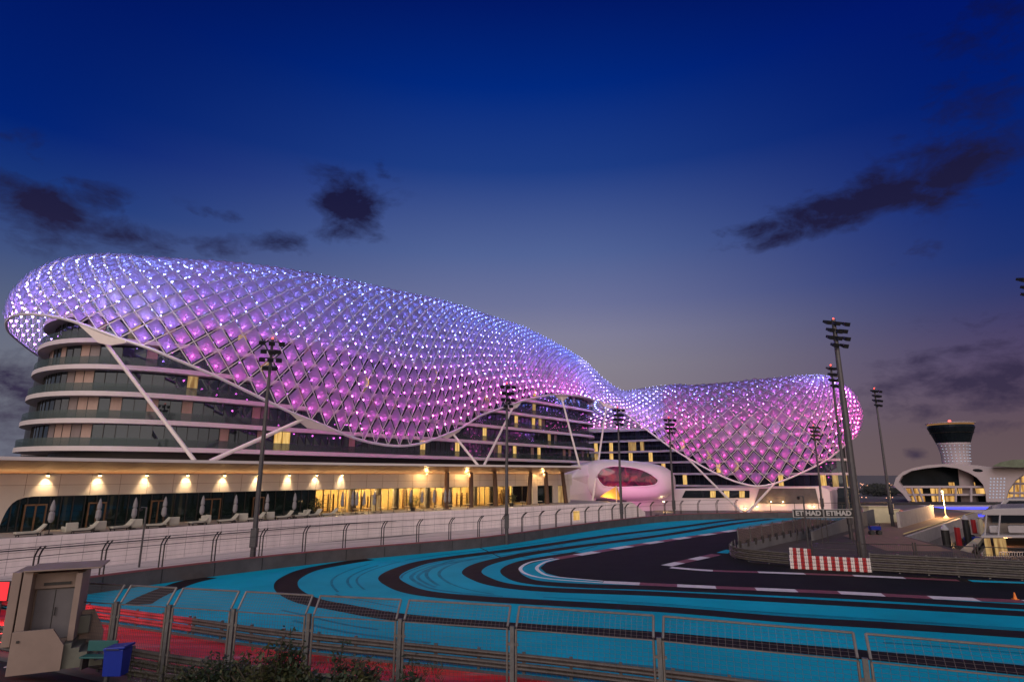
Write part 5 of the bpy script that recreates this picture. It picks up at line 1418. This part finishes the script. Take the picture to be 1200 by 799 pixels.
MB().box(cn.location + Vector((0, 0, .03)), (.3, .3, .06)).build('base', M['orange'], cn); MB().lathe(cn.location, [(.11, .06), (.03, .46), (.0, .47)], 10).build('cone', M['orange'], cn)
# motor yacht: stern towards the viewer
yc = thing('motor_yacht', 'white motor yacht with flybridge moored behind the railings', 'yacht', drop(P(1180, 660, 66), -1.7))
YY = 66.0
def yb(px0, px1, py0, py1, d, y=YY): 
    a, b = P(px0, py1, y), P(px1, py0, y)
    return MB().extrude([Vector((a.x, y, a.z)), Vector((b.x, y, a.z)), Vector((b.x, y, b.z)), Vector((a.x, y, b.z))], Vector((.86, 1, 0)) * d)
hp = [P(1152, 657, YY), P(1290, 657, YY), P(1290, 668, YY), P(1154, 668, YY)]
MB().extrude(hp, (15.5, 18, 0)).build('hull', M['yacht'], yc, bevel=.1)
yb(1157, 1290, 640, 657, 14, YY + .6).build('saloon', M['wood'], yc)
yb(1166, 1290, 642, 656, .1, YY + .45).build('saloon_window', M['yacht_dark'], yc)
for px in (1157, 1168, 1175): yb(px, px + 3.2, 631, 656, .1, YY + .3).build('lit_panel', M['room2'], yc)
yb(1150, 1290, 627.5, 630.5, 13, YY - .6).build('upper_deck', M['yacht'], yc, bevel=.04)
yb(1156, 1290, 606, 627, 9, YY + 3).build('cockpit', M['concrete'], yc)
for px, w_ in ((1160, 10), (1182, 22)): yb(px, px + w_, 616, 625, 1.2, YY + .4).build('sofa', M['yacht'], yc, bevel=.15)
yb(1163, 1290, 604, 613, .2, YY + 2.7).build('windscreen', M['yacht_dark'], yc)
tp_ = [P(1150, 604, YY), P(1153, 598.5, YY), P(1165, 596, YY), P(1290, 594, YY), P(1290, 604.5, YY)]
MB().extrude(tp_, (8.6, 10, 0)).build('hardtop', M['yacht'], yc, bevel=.06)
for px in (1154, 1170): MB().tube(P(px, 628, YY), P(px + 2, 603, YY), .08).build('support', M['yacht'], yc)
la = bpy.data.lights.new('saloon_lamp', 'POINT'); la.energy = 160; la.color = (1, .5, .2); la.shadow_soft_size = .2
lo = bpy.data.objects.new('saloon_lamp', la); COL.objects.link(lo); lo.parent = yc; lo.location = P(1180, 633, YY - .4) - yc.location
rr = MB()
for k in range(24): rr.tube(P(1171 + k * 3, 657, YY - .2), P(1171 + k * 3, 647, YY - .2), .035, n=4)
rr.tube(P(1171, 647, YY - .2), P(1243, 647, YY - .2), .045, n=5); rr.build('stern_rail', M['yacht'], yc)
y2 = thing('motor_yacht', 'white sport boat top showing above the nearer yacht', 'yacht', drop(P(1185, 640, 84), -1.7))
MB().extrude([P(1168, 596, 84), P(1176, 586, 84), P(1184, 584, 84), P(1290, 584, 84), P(1290, 600, 84), P(1170, 600, 84)], (4.4, 5, 0)).build('flybridge', M['yacht'], y2, bevel=.15)
MB().extrude([drop(P(1160, 640, 84), -2.3), drop(P(1290, 640, 84), -2.3), P(1290, 600.5, 84), P(1166, 600.5, 84)], (10.5, 12, 0)).build('hull', M['yacht'], y2, bevel=.15)
MB().extrude([P(1178, 592, 83.9), P(1183, 587, 83.9), P(1290, 587, 83.9), P(1290, 592, 83.9)], (0, .08, 0)).build('windscreen', M['yacht_dark'], y2)

# =================================================================== FAR SHORE: CLUB BUILDING, TOWER, TREES
fq = thing('quay_light', 'continuous blue light strip along the far quay edge', 'light strip', P(1100, 594, 162))
MB().box(Vector((128, 162.3, -.75)), (70, .2, .5)).build('strip', M['blueled'], fq)
CY = 176.0
cb = thing('yacht_club', 'white flowing club building with wide arched glass front', 'building', drop(P(1110, 588, CY), 0))
def cp(px, py, y=CY): return P(px, py, y)
outer = [(1047, 569), (1050, 560), (1058, 553), (1070, 548.5), (1085, 545.5), (1105, 544), (1125, 544), (1145, 545.5), (1165, 548), (1185, 548), (1210, 546), (1250, 544), (1250, 549), (1215, 551), (1200, 556), (1190, 563), (1182, 575), (1178, 589), (1156, 589), (1155, 578), (1152, 568), (1145, 560), (1135, 554), (1122, 549), (1105, 547), (1085, 549), (1068, 552), (1057, 558), (1053, 565), (1060, 574), (1066, 583), (1068, 587), (1064, 587), (1058, 579), (1050, 572)]
MB().extrude([cp(x, y) for x, y in outer], (10.4, 14, 0)).build('shell', M['clubwhite'], cb)
MB().extrude([cp(x, y, CY + 5) for x, y in [(1052, 566), (1058, 557), (1070, 551), (1085, 548), (1105, 546), (1125, 549), (1140, 556), (1152, 567), (1157, 589), (1068, 589), (1066, 583)]], (0, .4, 0)).build('glazing', M['club_glass'], cb)
for (x0, x1, y0, y1) in ((1052, 1158, 569.5, 572), (1060, 1158, 579, 581)):
    a, b = cp(x0, y1, CY + 1.5), cp(x1, y0, CY + 1.5); MB().box(((a.x + b.x) / 2, CY + 3.2, (a.z + b.z) / 2), (b.x - a.x, 3.2, b.z - a.z)).build('floor_slab', M['clubwhite'], cb)
rg = random.Random(2)
for (y0, y1) in ((565.5, 569.5), (572.5, 579), (581.5, 588)):
    x = 1062.0
    while x < 1153:
        w_ = rg.uniform(3, 9)
        if rg.random() < (.92 if y0 > 570 else .3) and not (y0 > 581 and x > 1118):
            a, b = cp(x, y1, CY + 4.6), cp(x + w_, y0, CY + 4.6); MB().box(((a.x + b.x) / 2, CY + 4.8, (a.z + b.z) / 2), (b.x - a.x, .15, b.z - a.z)).build('lit_window', M['clublight'], cb)
        x += w_ + rg.uniform(.6, 3)
for px in (1066, 1074, 1082, 1101, 1120, 1138): MB().tube(cp(px, 589, CY + 1), cp(px - 6 if px < 1090 else px, 572, CY + 1), .3, n=6).build('column', M['clubwhite'], cb)
MB().extrude([cp(x, y, CY + 4) for x, y in [(1180, 589), (1184, 575), (1192, 564), (1202, 557), (1250, 551), (1250, 589)]], (0, .4, 0)).build('glazing', M['clublight'], cb)
fm = MB()
for px in (1188, 1195, 1202): fm.tube(cp(px, 589, CY + 3.8), cp(px + 1, 556, CY + 3.8), .25, n=5)
for py in (567, 578): fm.tube(cp(1183, py, CY + 3.7), cp(1250, py, CY + 3.7), .35, n=5)
fm.build('frame', M['clubwhite'], cb)
for r_ in range(7):
    for k in range(5):
        px, py = 1161 + k * 4 - r_ * .2, 561 + r_ * 3.7
        c = cp(px, py) + Vector((0, -.06, 0)); MB().box(c, (.32, .1, .32)).build('facade_lamp', M['starlight'], cb)
MB().lathe(drop(cp(1152, 552, CY - .02), cp(1152, 552).z), [(.01, 0), (.01, .01)], 3)
MB().extrude([cp(1146 + 6 * math.cos(k * .5236), 551.5 + 1.8 * math.sin(k * .5236) + .25 * math.cos(k * .5236) * 2, CY - .1) for k in range(12)], (0, .15, 0)).build('eye_window', M['club_glass'], cb)
MB().extrude([cp(x, y, CY - 4) for x, y in [(1163, 546.5), (1172, 542), (1186, 539), (1205, 538.5), (1250, 541), (1250, 548), (1190, 548)]], (6.6, 8, 0)).build('green_roof', M['clubgreen'], cb)
tw_ = thing('control_tower', 'flared control tower with dark glass cab and red beacon', 'tower', drop(cp(1121, 545, CY + 8), 0))
tc_ = cp(1121, 545, CY + 8); c0 = drop(tc_, 0)
def zt(py): return P(1121, py, CY + 8).z
sx1 = (CY + 8) / F
MB().lathe(c0, [(15 * sx1, 0), (14 * sx1, zt(560)), (13.5 * sx1, zt(545)), (13.6 * sx1, zt(532)), (15.5 * sx1, zt(522)), (17 * sx1, zt(519.5))], 28).build('shaft', M['clubwhite'], tw_, smooth=True)
MB().lathe(c0, [(16.5 * sx1, zt(519.3)), (19 * sx1, zt(512)), (23 * sx1, zt(501.5)), (22 * sx1, zt(498.8)), (6 * sx1, zt(498))], 28).build('cab', M['club_glass'], tw_)
MB().lathe(c0, [(21 * sx1, zt(508.2)), (21.4 * sx1, zt(507.4)), (20 * sx1, zt(507.3))], 28).build('cab_floor', M['mullion'], tw_)
MB().lathe(c0, [(7 * sx1, zt(498)), (24 * sx1, zt(497)), (24 * sx1, zt(496.2)), (8 * sx1, zt(495))], 28).build('roof', M['clubwhite'], tw_)
MB().lathe(c0, [(22.2 * sx1, zt(498.5)), (22.6 * sx1, zt(497.6)), (21.2 * sx1, zt(497.5))], 28).build('roof_light', emis('tower_rim_light', (1, .5, .2), .28), tw_)
MB().lathe(c0, [(1.6 * sx1, zt(495)), (1.3 * sx1, zt(493)), (.3 * sx1, zt(492.4))], 10).build('beacon', emis('tower_beacon', (1, .1, .08), 4), tw_)
dl = MB()
for r_ in range(6):
    zz = zt(541 - r_ * 3.6)
    for k in range(11):
        a = math.pi + math.pi * (k + .5) / 11; rr_ = (13.75 + max(0, r_ - 2) * .55) * sx1
        dl.box(c0 + Vector((math.cos(a) * rr_, math.sin(a) * rr_, zz)), (.22, .22, .2))
tag(dl.build('facade_lamp', M['starlight'], tw_), kind='stuff')
# far shore land, trees and city lights
tag(MB().box(Vector((150, 167, .2)), (140, 8, .5)).build('far_quay', M['far_land']), kind='structure')
tr = MB(); rg = random.Random(9)
for k in range(150):
    y = rg.uniform(225, 300); x = y * rg.uniform(.585, .80); h = rg.uniform(2.4, 4.0)
    leaf_blob(tr, (x, y, h * .55), (rg.uniform(3, 6), 3, h * .5), 90, .7, k)
tag(tr.build('distant_treeline', M['tree_far']), kind='stuff')
cl = MB()
for k in range(46):
    px = rg.uniform(1008, 1054); py = 572 - abs(rg.gauss(0, 2.4)); p = P(px, py, 315)
    q_ = .16 * rg.uniform(.6, 1.6); cl.lathe(p, [(.02, 0), (q_, q_), (.02, q_ * 2)], 6)
for k in range(20):
    p = P(rg.uniform(1008, 1054), rg.uniform(583, 592), 210); cl.lathe(p, [(.02, 0), (.16, .15), (.02, .3)], 5)
tag(cl.build('distant_city_lights', M['city']), kind='stuff')
